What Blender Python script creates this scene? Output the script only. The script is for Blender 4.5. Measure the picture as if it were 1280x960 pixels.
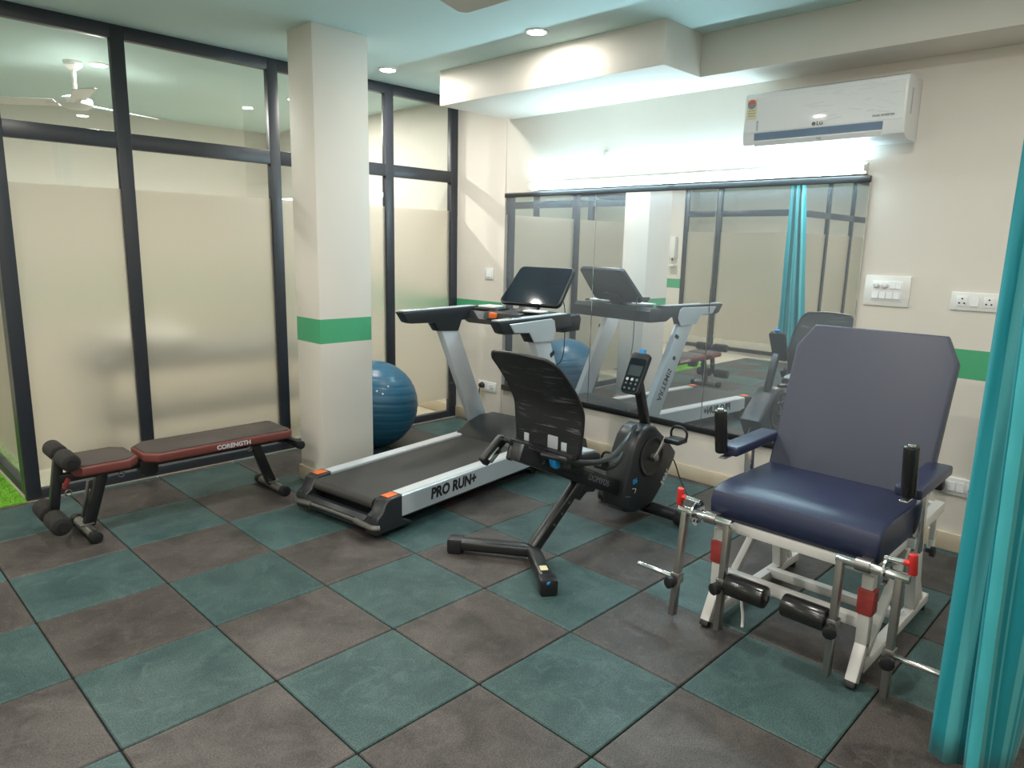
import bpy, bmesh, math, random
from mathutils import Vector, Matrix
random.seed(7)
for o in list(bpy.data.objects): bpy.data.objects.remove(o)
SC = bpy.context.scene
COL = SC.collection
# ------------------------------------------------------------------ camera
FPX = 885.47
cam = bpy.data.cameras.new('camera'); camo = bpy.data.objects.new('camera', cam); COL.objects.link(camo)
cam.sensor_fit = 'HORIZONTAL'; cam.sensor_width = 36.0; cam.lens = FPX * 36.0 / 1280.0
cam.clip_start = 0.02
camo.matrix_world = (Matrix.Translation((-1.5402, -2.128, 1.508)) @ Matrix.Rotation(-0.7986, 4, 'Z')
                     @ Matrix.Rotation(1.3787, 4, 'X') @ Matrix.Rotation(0.0231, 4, 'Z'))
SC.camera = camo
# ------------------------------------------------------------------ world, exposure
w = bpy.data.worlds.new('world'); SC.world = w; w.use_nodes = True
w.node_tree.nodes['Background'].inputs[0].default_value = (0.80, 0.86, 0.9, 1)
w.node_tree.nodes['Background'].inputs[1].default_value = 0.15
vs = SC.view_settings
vs.view_transform = 'Standard'; vs.look = 'None'; vs.gamma = 1.0; vs.use_curve_mapping = False
vs.exposure = 0.12
SC.cycles.use_denoising = True
SC.cycles.max_bounces = 12; SC.cycles.diffuse_bounces = 5; SC.cycles.glossy_bounces = 6
SC.cycles.transmission_bounces = 10; SC.cycles.transparent_max_bounces = 24
SC.cycles.caustics_reflective = False; SC.cycles.caustics_refractive = True
SC.cycles.sample_clamp_indirect = 6.0
TUBE_STRENGTH = 58.0
DOWN_POWER = 18.0

# ------------------------------------------------------------------ key dimensions
XW = 2.563     # mirror wall
YP = 2.59      # glazed partition
ZC = 2.70      # ceiling
XP = -0.67     # end of the partition
XL = -3.5      # far glazed partition seen in the mirror

# ------------------------------------------------------------------ materials
MATS = {}
def nt(name):
    m = bpy.data.materials.new(name); m.use_nodes = True
    t = m.node_tree; MATS[name] = m
    return m, t, t.nodes, t.links, t.nodes['Principled BSDF']
def mat(name, col, rough=0.5, metal=0.0, spec=0.5, bump=0.0, bscale=200.0, var=0.0, vscale=8.0, coat=0.0, sheen=0.0, emit=None, estr=0.0):
    m, t, N, L, b = nt(name)
    b.inputs['Base Color'].default_value = (*col, 1); b.inputs['Roughness'].default_value = rough
    b.inputs['Metallic'].default_value = metal; b.inputs['Specular IOR Level'].default_value = spec
    b.inputs['Coat Weight'].default_value = coat; b.inputs['Sheen Weight'].default_value = sheen
    if emit:
        b.inputs['Emission Color'].default_value = (*emit, 1); b.inputs['Emission Strength'].default_value = estr
    tc = N.new('ShaderNodeTexCoord')
    if var > 0:
        n = N.new('ShaderNodeTexNoise'); n.inputs['Scale'].default_value = vscale; n.inputs['Detail'].default_value = 5
        L.new(tc.outputs['Object'], n.inputs['Vector'])
        r = N.new('ShaderNodeValToRGB')
        r.color_ramp.elements[0].position = 0.3; r.color_ramp.elements[1].position = 0.7
        r.color_ramp.elements[0].color = (*[c * (1 - var) for c in col], 1)
        r.color_ramp.elements[1].color = (*[min(1, c * (1 + var)) for c in col], 1)
        L.new(n.outputs['Fac'], r.inputs['Fac']); L.new(r.outputs['Color'], b.inputs['Base Color'])
    if bump > 0:
        n2 = N.new('ShaderNodeTexNoise'); n2.inputs['Scale'].default_value = bscale; n2.inputs['Detail'].default_value = 3
        L.new(tc.outputs['Object'], n2.inputs['Vector'])
        bp = N.new('ShaderNodeBump'); bp.inputs['Strength'].default_value = bump; bp.inputs['Distance'].default_value = 0.002
        L.new(n2.outputs['Fac'], bp.inputs['Height']); L.new(bp.outputs['Normal'], b.inputs['Normal'])
    return m
def wall_mat(name, col, stripe=True):
    m, t, N, L, b = nt(name)
    g = N.new('ShaderNodeNewGeometry'); s = N.new('ShaderNodeSeparateXYZ'); L.new(g.outputs['Position'], s.inputs[0])
    n = N.new('ShaderNodeTexNoise'); n.inputs['Scale'].default_value = 1.7; n.inputs['Detail'].default_value = 4
    L.new(g.outputs['Position'], n.inputs['Vector'])
    r = N.new('ShaderNodeValToRGB'); r.color_ramp.elements[0].position = 0.3; r.color_ramp.elements[1].position = 0.7
    r.color_ramp.elements[0].color = (*[c * 0.965 for c in col], 1); r.color_ramp.elements[1].color = (*[c * 1.03 for c in col], 1)
    L.new(n.outputs['Fac'], r.inputs['Fac'])
    out = r.outputs['Color']
    if stripe:
        a = N.new('ShaderNodeMath'); a.operation = 'GREATER_THAN'; a.inputs[1].default_value = 0.905; L.new(s.outputs['Z'], a.inputs[0])
        c = N.new('ShaderNodeMath'); c.operation = 'LESS_THAN'; c.inputs[1].default_value = 1.052; L.new(s.outputs['Z'], c.inputs[0])
        d = N.new('ShaderNodeMath'); d.operation = 'MULTIPLY'; L.new(a.outputs[0], d.inputs[0]); L.new(c.outputs[0], d.inputs[1])
        mx = N.new('ShaderNodeMix'); mx.data_type = 'RGBA'; L.new(d.outputs[0], mx.inputs[0]); L.new(out, mx.inputs[6])
        mx.inputs[7].default_value = (0.075, 0.40, 0.20, 1); out = mx.outputs[2]
    L.new(out, b.inputs['Base Color']); b.inputs['Roughness'].default_value = 0.55
    n2 = N.new('ShaderNodeTexNoise'); n2.inputs['Scale'].default_value = 160; L.new(g.outputs['Position'], n2.inputs['Vector'])
    bp = N.new('ShaderNodeBump'); bp.inputs['Strength'].default_value = 0.06; bp.inputs['Distance'].default_value = 0.002
    L.new(n2.outputs['Fac'], bp.inputs['Height']); L.new(bp.outputs['Normal'], b.inputs['Normal'])
    return m
CREAM = (0.765, 0.72, 0.66)
M_wall = wall_mat('cream_wall_paint_with_green_band', CREAM)
M_wallp = wall_mat('cream_wall_paint', CREAM, False)
M_ceil = mat('ceiling_paint', (0.62, 0.82, 0.82), 0.7, bump=0.05, var=0.02, vscale=1.2)
M_base = mat('beige_skirting_tile', (0.62, 0.53, 0.40), 0.35, var=0.08, vscale=6)
M_frame = mat('black_aluminium', (0.026, 0.030, 0.040), 0.38, spec=0.6, bump=0.03)
M_creamfloor = mat('cream_floor_tile', (0.72, 0.65, 0.54), 0.18, var=0.06, vscale=3)
M_gap = mat('dark_joint', (0.012, 0.012, 0.012), 0.9)
def tile_mat(name, col, light):
    m, t, N, L, b = nt(name)
    tc = N.new('ShaderNodeTexCoord'); oi = N.new('ShaderNodeObjectInfo'); g = N.new('ShaderNodeNewGeometry')
    n = N.new('ShaderNodeTexNoise'); n.inputs['Scale'].default_value = 4.5; n.inputs['Detail'].default_value = 8; n.inputs['Roughness'].default_value = 0.62; n.inputs['Distortion'].default_value = 0.8
    L.new(g.outputs['Position'], n.inputs['Vector'])
    r = N.new('ShaderNodeValToRGB'); r.color_ramp.elements[0].position = 0.33; r.color_ramp.elements[1].position = 0.74
    r.color_ramp.elements[0].color = (*col, 1); r.color_ramp.elements[1].color = (*light, 1)
    L.new(n.outputs['Fac'], r.inputs['Fac'])
    n2 = N.new('ShaderNodeTexNoise'); n2.inputs['Scale'].default_value = 190; n2.inputs['Detail'].default_value = 2
    L.new(g.outputs['Position'], n2.inputs['Vector'])
    mr = N.new('ShaderNodeMapRange'); mr.inputs[1].default_value = 0.3; mr.inputs[2].default_value = 0.7; mr.inputs[3].default_value = 0.52; mr.inputs[4].default_value = 1.48
    L.new(n2.outputs['Fac'], mr.inputs[0])
    mr2 = N.new('ShaderNodeMapRange'); mr2.inputs[3].default_value = 0.86; mr2.inputs[4].default_value = 1.14; L.new(oi.outputs['Random'], mr2.inputs[0])
    mu = N.new('ShaderNodeMath'); mu.operation = 'MULTIPLY'; L.new(mr.outputs[0], mu.inputs[0]); L.new(mr2.outputs[0], mu.inputs[1])
    # worn, dusty margins along the four edges of the tile
    s = N.new('ShaderNodeSeparateXYZ'); L.new(tc.outputs['Object'], s.inputs[0])
    ax = N.new('ShaderNodeMath'); ax.operation = 'ABSOLUTE'; L.new(s.outputs['X'], ax.inputs[0])
    ay = N.new('ShaderNodeMath'); ay.operation = 'ABSOLUTE'; L.new(s.outputs['Y'], ay.inputs[0])
    mxm = N.new('ShaderNodeMath'); mxm.operation = 'MAXIMUM'; L.new(ax.outputs[0], mxm.inputs[0]); L.new(ay.outputs[0], mxm.inputs[1])
    mr3 = N.new('ShaderNodeMapRange'); mr3.inputs[1].default_value = 0.225; mr3.inputs[2].default_value = 0.248; mr3.inputs[3].default_value = 0.0; mr3.inputs[4].default_value = 0.20; L.new(mxm.outputs[0], mr3.inputs[0])
    hs = N.new('ShaderNodeVectorMath'); hs.operation = 'SCALE'; L.new(r.outputs['Color'], hs.inputs[0]); L.new(mu.outputs[0], hs.inputs['Scale'])
    mx = N.new('ShaderNodeMix'); mx.data_type = 'RGBA'; L.new(mr3.outputs[0], mx.inputs[0]); L.new(hs.outputs[0], mx.inputs[6]); mx.inputs[7].default_value = (*[c * 1.25 for c in light], 1)
    # dried scuffs and smears
    sc = N.new('ShaderNodeTexNoise'); sc.inputs['Scale'].default_value = 11; sc.inputs['Detail'].default_value = 10; sc.inputs['Roughness'].default_value = 0.7; sc.inputs['Distortion'].default_value = 1.6
    L.new(g.outputs['Position'], sc.inputs['Vector'])
    sr = N.new('ShaderNodeMapRange'); sr.inputs[1].default_value = 0.52; sr.inputs[2].default_value = 0.72; sr.inputs[3].default_value = 0.0; sr.inputs[4].default_value = 0.55; L.new(sc.outputs['Fac'], sr.inputs[0])
    m4 = N.new('ShaderNodeMix'); m4.data_type = 'RGBA'; L.new(sr.outputs[0], m4.inputs[0]); L.new(mx.outputs[2], m4.inputs[6]); m4.inputs[7].default_value = (*[c * 1.35 for c in light], 1)
    L.new(m4.outputs[2], b.inputs['Base Color'])
    b.inputs['Roughness'].default_value = 0.5; b.inputs['Specular IOR Level'].default_value = 0.34
    bp = N.new('ShaderNodeBump'); bp.inputs['Strength'].default_value = 0.35; bp.inputs['Distance'].default_value = 0.0015
    L.new(n2.outputs['Fac'], bp.inputs['Height']); L.new(bp.outputs['Normal'], b.inputs['Normal'])
    return m
M_tileg = tile_mat('green_rubber', (0.029, 0.063, 0.063), (0.070, 0.120, 0.118))
M_tileb = tile_mat('brown_black_rubber', (0.038, 0.033, 0.0315), (0.102, 0.089, 0.083))
def glass_mat(name, frost=None):
    """thin glass; frost=(z0,z1) gives a frosted film between those heights"""
    m, t, N, L, b = nt(name); N.remove(b); out = N['Material Output']
    fr = N.new('ShaderNodeFresnel'); fr.inputs['IOR'].default_value = 1.5
    tr = N.new('ShaderNodeBsdfTransparent'); tr.inputs[0].default_value = (0.95, 0.975, 0.965, 1)
    gl = N.new('ShaderNodeBsdfGlossy'); gl.inputs['Roughness'].default_value = 0.0
    mx = N.new('ShaderNodeMixShader'); gb = N.new('ShaderNodeNewGeometry'); iv = N.new('ShaderNodeMath'); iv.operation = 'SUBTRACT'; iv.inputs[0].default_value = 1.0; L.new(gb.outputs['Backfacing'], iv.inputs[1])
    fm = N.new('ShaderNodeMath'); fm.operation = 'MULTIPLY'; L.new(fr.outputs[0], fm.inputs[0]); L.new(iv.outputs[0], fm.inputs[1])
    f2 = N.new('ShaderNodeMath'); f2.operation = 'MULTIPLY'; f2.use_clamp = True; f2.inputs[1].default_value = 1.5; L.new(fm.outputs[0], f2.inputs[0])
    L.new(f2.outputs[0], mx.inputs[0]); L.new(tr.outputs[0], mx.inputs[1]); L.new(gl.outputs[0], mx.inputs[2])
    last = mx
    if frost:
        rf = N.new('ShaderNodeBsdfRefraction'); rf.inputs['IOR'].default_value = 1.25; rf.inputs['Roughness'].default_value = 0.55
        rf.inputs['Color'].default_value = (0.97, 0.96, 0.92, 1)
        df = N.new('ShaderNodeBsdfDiffuse'); df.inputs[0].default_value = (0.74, 0.70, 0.60, 1)
        m1 = N.new('ShaderNodeMixShader'); m1.inputs[0].default_value = 0.30; L.new(rf.outputs[0], m1.inputs[1]); L.new(df.outputs[0], m1.inputs[2])
        g2 = N.new('ShaderNodeBsdfGlossy'); g2.inputs['Roughness'].default_value = 0.42
        m2 = N.new('ShaderNodeMixShader'); m2.inputs[0].default_value = 0.05; L.new(m1.outputs[0], m2.inputs[1]); L.new(g2.outputs[0], m2.inputs[2])
        g = N.new('ShaderNodeNewGeometry'); s = N.new('ShaderNodeSeparateXYZ'); L.new(g.outputs['Position'], s.inputs[0])
        a = N.new('ShaderNodeMath'); a.operation = 'GREATER_THAN'; a.inputs[1].default_value = frost[0]; L.new(s.outputs['Z'], a.inputs[0])
        c = N.new('ShaderNodeMath'); c.operation = 'LESS_THAN'; c.inputs[1].default_value = frost[1]; L.new(s.outputs['Z'], c.inputs[0])
        d = N.new('ShaderNodeMath'); d.operation = 'MULTIPLY'; L.new(a.outputs[0], d.inputs[0]); L.new(c.outputs[0], d.inputs[1])
        m3 = N.new('ShaderNodeMixShader'); L.new(d.outputs[0], m3.inputs[0]); L.new(mx.outputs[0], m3.inputs[1]); L.new(m2.outputs[0], m3.inputs[2])
        last = m3
    L.new(last.outputs[0], out.inputs['Surface'])
    return m
M_glass = glass_mat('clear_glass')
M_frost = glass_mat('frosted_glass', (0.165, 1.79))
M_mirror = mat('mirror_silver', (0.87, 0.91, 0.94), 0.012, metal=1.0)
def bloom_haze(m, fac, col):
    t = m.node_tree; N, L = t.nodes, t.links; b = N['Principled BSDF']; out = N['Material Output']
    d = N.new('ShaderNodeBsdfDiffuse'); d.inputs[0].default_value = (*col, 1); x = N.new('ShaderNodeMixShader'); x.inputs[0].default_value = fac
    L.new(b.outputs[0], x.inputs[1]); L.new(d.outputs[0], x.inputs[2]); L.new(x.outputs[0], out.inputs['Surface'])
bloom_haze(M_mirror, 0.11, (0.78, 0.86, 0.95))  # pale blue diffuse over the mirror imitates light bloom from the tube
M_white = mat('white_plastic', (0.82, 0.82, 0.80), 0.32)
M_whiteg = mat('glossy_white_plastic', (0.84, 0.86, 0.88), 0.30, coat=0.1)
M_greyl = mat('pale_grey_plastic', (0.50, 0.54, 0.58), 0.4)
M_slot = mat('blue_grey_louvre', (0.16, 0.24, 0.36), 0.45)
M_black = mat('matt_black_plastic', (0.012, 0.013, 0.015), 0.42, bump=0.05)
M_blackp = mat('black_powder_coat', (0.011, 0.012, 0.014), 0.34, spec=0.6)
M_char = mat('charcoal_plastic', (0.019, 0.022, 0.026), 0.36)
M_gloss = mat('gloss_black_screen', (0.012, 0.018, 0.026), 0.05, spec=0.5)
M_silver = mat('silver_paint', (0.60, 0.64, 0.68), 0.33, metal=0.25)
M_chrome = mat('chrome', (0.72, 0.72, 0.72), 0.16, metal=1.0)
M_steel = mat('grey_steel', (0.30, 0.29, 0.28), 0.30, metal=0.85)
M_belt = mat('running_belt_rubber', (0.040, 0.038, 0.037), 0.55, bump=0.2, bscale=600, var=0.18, vscale=3.5)
M_orange = mat('orange_plastic', (0.85, 0.17, 0.035), 0.4)
M_blue = mat('bright_blue_plastic', (0.02, 0.30, 0.72), 0.38)
M_red = mat('red_plastic', (0.65, 0.030, 0.026), 0.35)
M_redsleeve = mat('dark_red_rubber', (0.36, 0.050, 0.045), 0.45, var=0.2, vscale=30)
M_navy = mat('navy_leatherette', (0.020, 0.027, 0.068), 0.36, spec=0.55, bump=0.12, bscale=320)
M_navyb = mat('navy_fabric_back', (0.056, 0.062, 0.094), 0.52, bump=0.2, bscale=500)
M_wmetal = mat('white_enamel', (0.74, 0.72, 0.70), 0.3, coat=0.2)
M_foam = mat('black_foam', (0.016, 0.013, 0.012), 0.8, bump=0.3, bscale=300)
M_padtop = mat('black_vinyl', (0.060, 0.046, 0.042), 0.55, bump=0.15, bscale=350)
M_padside = mat('maroon_vinyl', (0.165, 0.042, 0.034), 0.5)
M_vinylroll = mat('black_vinyl_roller', (0.015, 0.015, 0.015), 0.22, bump=0.3, bscale=40)
M_ball = mat('blue_rubber_ball', (0.020, 0.125, 0.225), 0.34, spec=0.55, var=0.06, vscale=5)
M_yellow = mat('yellow_tag', (0.75, 0.55, 0.02), 0.5)
M_seat = mat('light_grey_vinyl', (0.42, 0.45, 0.48), 0.5)
M_txtd = mat('dark_print', (0.010, 0.012, 0.016), 0.5)
M_txtl = mat('light_print', (0.62, 0.64, 0.66), 0.5)
M_txtg = mat('grey_print', (0.16, 0.17, 0.19), 0.5)
M_paper = mat('white_paper', (0.80, 0.79, 0.77), 0.6)
M_lcd = mat('grey_lcd', (0.055, 0.075, 0.085), 0.2)
M_turf = mat('green_turf_fibre', (0.15, 0.40, 0.022), 0.8, var=0.35, vscale=40)
M_stick1 = mat('energy_label_yellow', (0.75, 0.68, 0.42), 0.5)
M_stick2 = mat('energy_label_red', (0.60, 0.16, 0.12), 0.5)
M_stick3 = mat('energy_label_grey', (0.25, 0.28, 0.34), 0.5)
M_fan = mat('fan_white_enamel', (0.84, 0.82, 0.80), 0.35)
M_door = mat('grey_cabinet', (0.12, 0.13, 0.15), 0.5)
M_tube = mat('led_tube', (1, 1, 1), 0.5, emit=(0.62, 0.90, 1.0), estr=TUBE_STRENGTH)
M_led = mat('downlight_diffuser', (1, 1, 1), 0.5, emit=(1.0, 0.95, 0.88), estr=26.0)
def mesh_mat():
    m, t, N, L, b = nt('black_mesh_fabric'); out = N['Material Output']
    b.inputs['Base Color'].default_value = (0.012, 0.013, 0.015, 1); b.inputs['Roughness'].default_value = 0.6
    tc = N.new('ShaderNodeTexCoord')
    wv = N.new('ShaderNodeTexNoise'); wv.inputs['Scale'].default_value = 15; wv.inputs['Distortion'].default_value = 1.2
    mp = N.new('ShaderNodeMapping'); mp.inputs['Scale'].default_value = (1.5, 0.28, 4.5); L.new(tc.outputs['Object'], mp.inputs[0]); L.new(mp.outputs[0], wv.inputs['Vector'])
    r = N.new('ShaderNodeValToRGB'); r.color_ramp.elements[0].position = 0.60; r.color_ramp.elements[1].position = 0.68
    r.color_ramp.elements[0].color = (0.012, 0.013, 0.015, 1); r.color_ramp.elements[1].color = (0.10, 0.105, 0.11, 1)
    L.new(wv.outputs['Fac'], r.inputs['Fac']); L.new(r.outputs['Color'], b.inputs['Base Color'])
    tr = N.new('ShaderNodeBsdfTransparent'); mx = N.new('ShaderNodeMixShader'); mx.inputs[0].default_value = 0.10
    L.new(b.outputs[0], mx.inputs[1]); L.new(tr.outputs[0], mx.inputs[2]); L.new(mx.outputs[0], out.inputs['Surface'])
    return m
M_mesh = mesh_mat()
def curtain_mat():
    m, t, N, L, b = nt('teal_curtain_fabric'); out = N['Material Output']
    uv = N.new('ShaderNodeUVMap'); s = N.new('ShaderNodeSeparateXYZ'); L.new(uv.outputs[0], s.inputs[0])
    def band(freq, lo, hi):
        a = N.new('ShaderNodeMath'); a.operation = 'MULTIPLY'; a.inputs[1].default_value = freq; L.new(s.outputs['X'], a.inputs[0])
        f = N.new('ShaderNodeMath'); f.operation = 'FRACT'; L.new(a.outputs[0], f.inputs[0])
        g = N.new('ShaderNodeMath'); g.operation = 'GREATER_THAN'; g.inputs[1].default_value = lo; L.new(f.outputs[0], g.inputs[0])
        h = N.new('ShaderNodeMath'); h.operation = 'LESS_THAN'; h.inputs[1].default_value = hi; L.new(f.outputs[0], h.inputs[0])
        k = N.new('ShaderNodeMath'); k.operation = 'MULTIPLY'; L.new(g.outputs[0], k.inputs[0]); L.new(h.outputs[0], k.inputs[1]); return k
    b1 = band(7.5, 0.30, 0.58); b2 = band(7.5, 0.72, 0.79)
    ad = N.new('ShaderNodeMath'); ad.operation = 'MAXIMUM'; L.new(b1.outputs[0], ad.inputs[0]); L.new(b2.outputs[0], ad.inputs[1])
    mx = N.new('ShaderNodeMix'); mx.data_type = 'RGBA'; L.new(ad.outputs[0], mx.inputs[0])
    mx.inputs[6].default_value = (0.014, 0.345, 0.420, 1); mx.inputs[7].default_value = (0.115, 0.540, 0.590, 1)
    L.new(mx.outputs[2], b.inputs['Base Color']); b.inputs['Roughness'].default_value = 0.48; b.inputs['Sheen Weight'].default_value = 0.2
    tl = N.new('ShaderNodeBsdfTranslucent'); L.new(mx.outputs[2], tl.inputs[0])
    ms = N.new('ShaderNodeMixShader'); ms.inputs[0].default_value = 0.22; L.new(b.outputs[0], ms.inputs[1]); L.new(tl.outputs[0], ms.inputs[2])
    L.new(ms.outputs[0], out.inputs['Surface'])
    return m
M_curt = curtain_mat()

# ------------------------------------------------------------------ geometry helpers
ROOTM = {}
FRAME = Matrix.Identity(4)
def V(*a): return Vector(a)
def B(lo, hi, bev=0.0, seg=2):
    def f(bm):
        c = [(lo[i] + hi[i]) / 2 for i in range(3)]; s = [abs(hi[i] - lo[i]) for i in range(3)]
        r = bmesh.ops.create_cube(bm, size=1.0, matrix=Matrix.Translation(c) @ Matrix.Diagonal((*s, 1)))
        if bev > 0:
            es = list({e for v in r['verts'] for e in v.link_edges})
            bmesh.ops.bevel(bm, geom=es, offset=min(bev, min(s) * 0.49), segments=seg, profile=0.5, affect='EDGES')
    return f
def basis(d, up=(0, 0, 1)):
    d = Vector(d).normalized(); up = Vector(up)
    if abs(d.dot(up)) > 0.98: up = Vector((1, 0, 0))
    s = d.cross(up).normalized(); u = s.cross(d).normalized()
    return d, s, u
def BAR(p0, p1, w, h, bev=0.0, up=(0, 0, 1), seg=2):
    """rectangular bar from p0 to p1; w across, h along 'up'"""
    def f(bm):
        a, b_ = Vector(p0), Vector(p1); d, s, u = basis(b_ - a, up)
        m = Matrix((s, d, u)).transposed().to_4x4(); m.translation = (a + b_) / 2
        r = bmesh.ops.create_cube(bm, size=1.0, matrix=m @ Matrix.Diagonal((w, (b_ - a).length, h, 1)))
        if bev > 0:
            es = list({e for v in r['verts'] for e in v.link_edges})
            bmesh.ops.bevel(bm, geom=es, offset=bev, segments=seg, profile=0.5, affect='EDGES')
    return f
def CYL(p0, p1, r0, r1=None, seg=20, bev=0.0):
    r1 = r0 if r1 is None else r1
    def f(bm):
        a, b_ = Vector(p0), Vector(p1); d, s, u = basis(b_ - a)
        ln = (b_ - a).length
        prof = [(0, 0), (0, r0), (ln, r1), (ln, 0)]
        if bev > 0: prof = [(0, 0), (0, r0 - bev), (bev * .3, r0 - bev * .3), (bev, r0), (ln - bev, r1), (ln - bev * .3, r1 - bev * .3), (ln, r1 - bev), (ln, 0)]
        lathe(bm, prof, a, d, s, u, seg)
    return f
def lathe(bm, prof, o, d, s, u, seg):
    rings = []
    for (t, r) in prof:
        c = o + d * t
        if r < 1e-6: rings.append([bm.verts.new(c)])
        else: rings.append([bm.verts.new(c + (s * math.cos(k * 2 * math.pi / seg) + u * math.sin(k * 2 * math.pi / seg)) * r) for k in range(seg)])
    for A, Bq in zip(rings, rings[1:]):
        for k in range(seg):
            k2 = (k + 1) % seg
            if len(A) == 1 and len(Bq) == 1: continue
            if len(A) == 1: bm.faces.new((A[0], Bq[k], Bq[k2]))
            elif len(Bq) == 1: bm.faces.new((A[k], Bq[0], A[k2]))
            else: bm.faces.new((A[k], Bq[k], Bq[k2], A[k2]))
def LATHE(prof, o, d, seg=28):
    def f(bm):
        dd, s, u = basis(d); lathe(bm, prof, Vector(o), dd, s, u, seg)
    return f
def smooth_path(pts, n=6):
    P = [Vector(p) for p in pts]
    if len(P) < 3: return P
    out = []
    for i in range(len(P) - 1):
        p0 = P[max(i - 1, 0)]; p1 = P[i]; p2 = P[i + 1]; p3 = P[min(i + 2, len(P) - 1)]
        for k in range(n):
            t = k / n
            out.append(0.5 * ((2 * p1) + (-p0 + p2) * t + (2 * p0 - 5 * p1 + 4 * p2 - p3) * t * t + (-p0 + 3 * p1 - 3 * p2 + p3) * t ** 3))
    out.append(P[-1]); return out
def TUBE(pts, r, seg=10, smooth=True, n=6):
    def f(bm):
        P = smooth_path(pts, n) if smooth else [Vector(p) for p in pts]
        rings = []; prev = None
        for i, p in enumerate(P):
            d = (P[min(i + 1, len(P) - 1)] - P[max(i - 1, 0)])
            d, s, u = basis(d)
            if prev is not None:
                s = (prev - d * prev.dot(d)).normalized(); u = s.cross(d).normalized()
            prev = s
            rings.append([bm.verts.new(p + (s * math.cos(k * 2 * math.pi / seg) + u * math.sin(k * 2 * math.pi / seg)) * r) for k in range(seg)])
        for A, Bq in zip(rings, rings[1:]):
            for k in range(seg):
                bm.faces.new((A[k], A[(k + 1) % seg], Bq[(k + 1) % seg], Bq[k]))
        bm.faces.new(rings[0][::-1]); bm.faces.new(rings[-1])
    return f
def PRISM(pts, axis, lo, hi, bev=0.0, seg=2):
    """polygon extruded along an axis; for axis y the points are (x, z), for x (y, z), for z (x, y)"""
    def f(bm):
        def mk(a, b_, t):
            return {'y': (a, t, b_), 'x': (t, a, b_), 'z': (a, b_, t)}[axis]
        v0 = [bm.verts.new(mk(a, b_, lo)) for a, b_ in pts]; v1 = [bm.verts.new(mk(a, b_, hi)) for a, b_ in pts]
        n = len(pts); fs = [bm.faces.new(v0), bm.faces.new(v1[::-1])]
        for k in range(n): bm.faces.new((v0[k], v1[k], v1[(k + 1) % n], v0[(k + 1) % n]))
        bmesh.ops.recalc_face_normals(bm, faces=list({fc for v in v0 + v1 for fc in v.link_faces}))
        if bev > 0:
            es = list({e for fc in fs for e in fc.edges})
            bmesh.ops.bevel(bm, geom=es, offset=bev, segments=seg, profile=0.5, affect='EDGES')
    return f
def SLAB(corners, normal, thick, bev=0.0, seg=2):
    """flat polygon of 3D corners thickened along normal"""
    def f(bm):
        n = Vector(normal).normalized() * thick
        v0 = [bm.verts.new(Vector(c)) for c in corners]; v1 = [bm.verts.new(Vector(c) + n) for c in corners]
        k = len(corners); fs = [bm.faces.new(v0), bm.faces.new(v1[::-1])]
        for i in range(k): bm.faces.new((v0[i], v1[i], v1[(i + 1) % k], v0[(i + 1) % k]))
        bmesh.ops.recalc_face_normals(bm, faces=list({fc for v in v0 + v1 for fc in v.link_faces}))
        if bev > 0:
            es = list({e for fc in fs for e in fc.edges}) 
            bmesh.ops.bevel(bm, geom=es, offset=bev, segments=seg, profile=0.5, affect='EDGES')
    return f
def GRID(fn, nu, nv, thick=0.0):
    """surface fn(u,v) on 0..1; thickened by solidify when thick > 0"""
    def f(bm):
        vs_ = [[bm.verts.new(fn(i / nu, j / nv)) for j in range(nv + 1)] for i in range(nu + 1)]
        fs = []
        for i in range(nu):
            for j in range(nv):
                fs.append(bm.faces.new((vs_[i][j], vs_[i + 1][j], vs_[i + 1][j + 1], vs_[i][j + 1])))
        if thick:
            bmesh.ops.recalc_face_normals(bm, faces=fs)
            bmesh.ops.solidify(bm, geom=fs, thickness=thick)
    return f
def root_of(o):
    while o.parent: o = o.parent
    return o
def props(o, label=None, cat=None, group=None, kind=None):
    if label: o['label'] = label
    if cat: o['category'] = cat
    if group: o['group'] = group
    if kind: o['kind'] = kind
    return o
def obj(name, m, parent, *shapes, sharp=32, label=None):
    bm = bmesh.new()
    for s in shapes: s(bm)
    bmesh.ops.recalc_face_normals(bm, faces=bm.faces)
    M = FRAME
    if parent is not None: M = ROOTM.get(root_of(parent).name, Matrix.Identity(4)).inverted() @ FRAME
    bm.transform(M)
    me = bpy.data.meshes.new(name); bm.to_mesh(me); bm.free()
    me.materials.append(m)
    for p in me.polygons: p.use_smooth = True
    me.set_sharp_from_angle(angle=math.radians(sharp))
    o = bpy.data.objects.new(name, me); COL.objects.link(o)
    if parent is not None: o.parent = parent
    if label: o['label'] = label
    return o
def thing(name, label, cat, loc, rz=0.0, group=None):
    o = bpy.data.objects.new(name, None); COL.objects.link(o); o.empty_display_size = 0.1
    o.location = loc; o.rotation_euler = (0, 0, rz)
    ROOTM[o.name] = Matrix.Translation(loc) @ Matrix.Rotation(rz, 4, 'Z')
    return props(o, label, cat, group)
def solo(name, m, label, cat, *shapes, group=None, loc=None, sharp=32):
    """a thing of one mesh with its origin at loc"""
    o = obj(name, m, None, *shapes, sharp=sharp)
    if loc is not None:
        o.data.transform(Matrix.Translation(loc).inverted()); o.location = loc; ROOTM[o.name] = Matrix.Translation(loc)
    return props(o, label, cat, group)
def struct(name, m, *shapes, sharp=32):
    return props(obj(name, m, None, *shapes, sharp=sharp), kind='structure')
def sroot(name):
    o = bpy.data.objects.new(name, None); COL.objects.link(o); ROOTM[o.name] = Matrix.Identity(4)
    return props(o, kind='structure')
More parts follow.
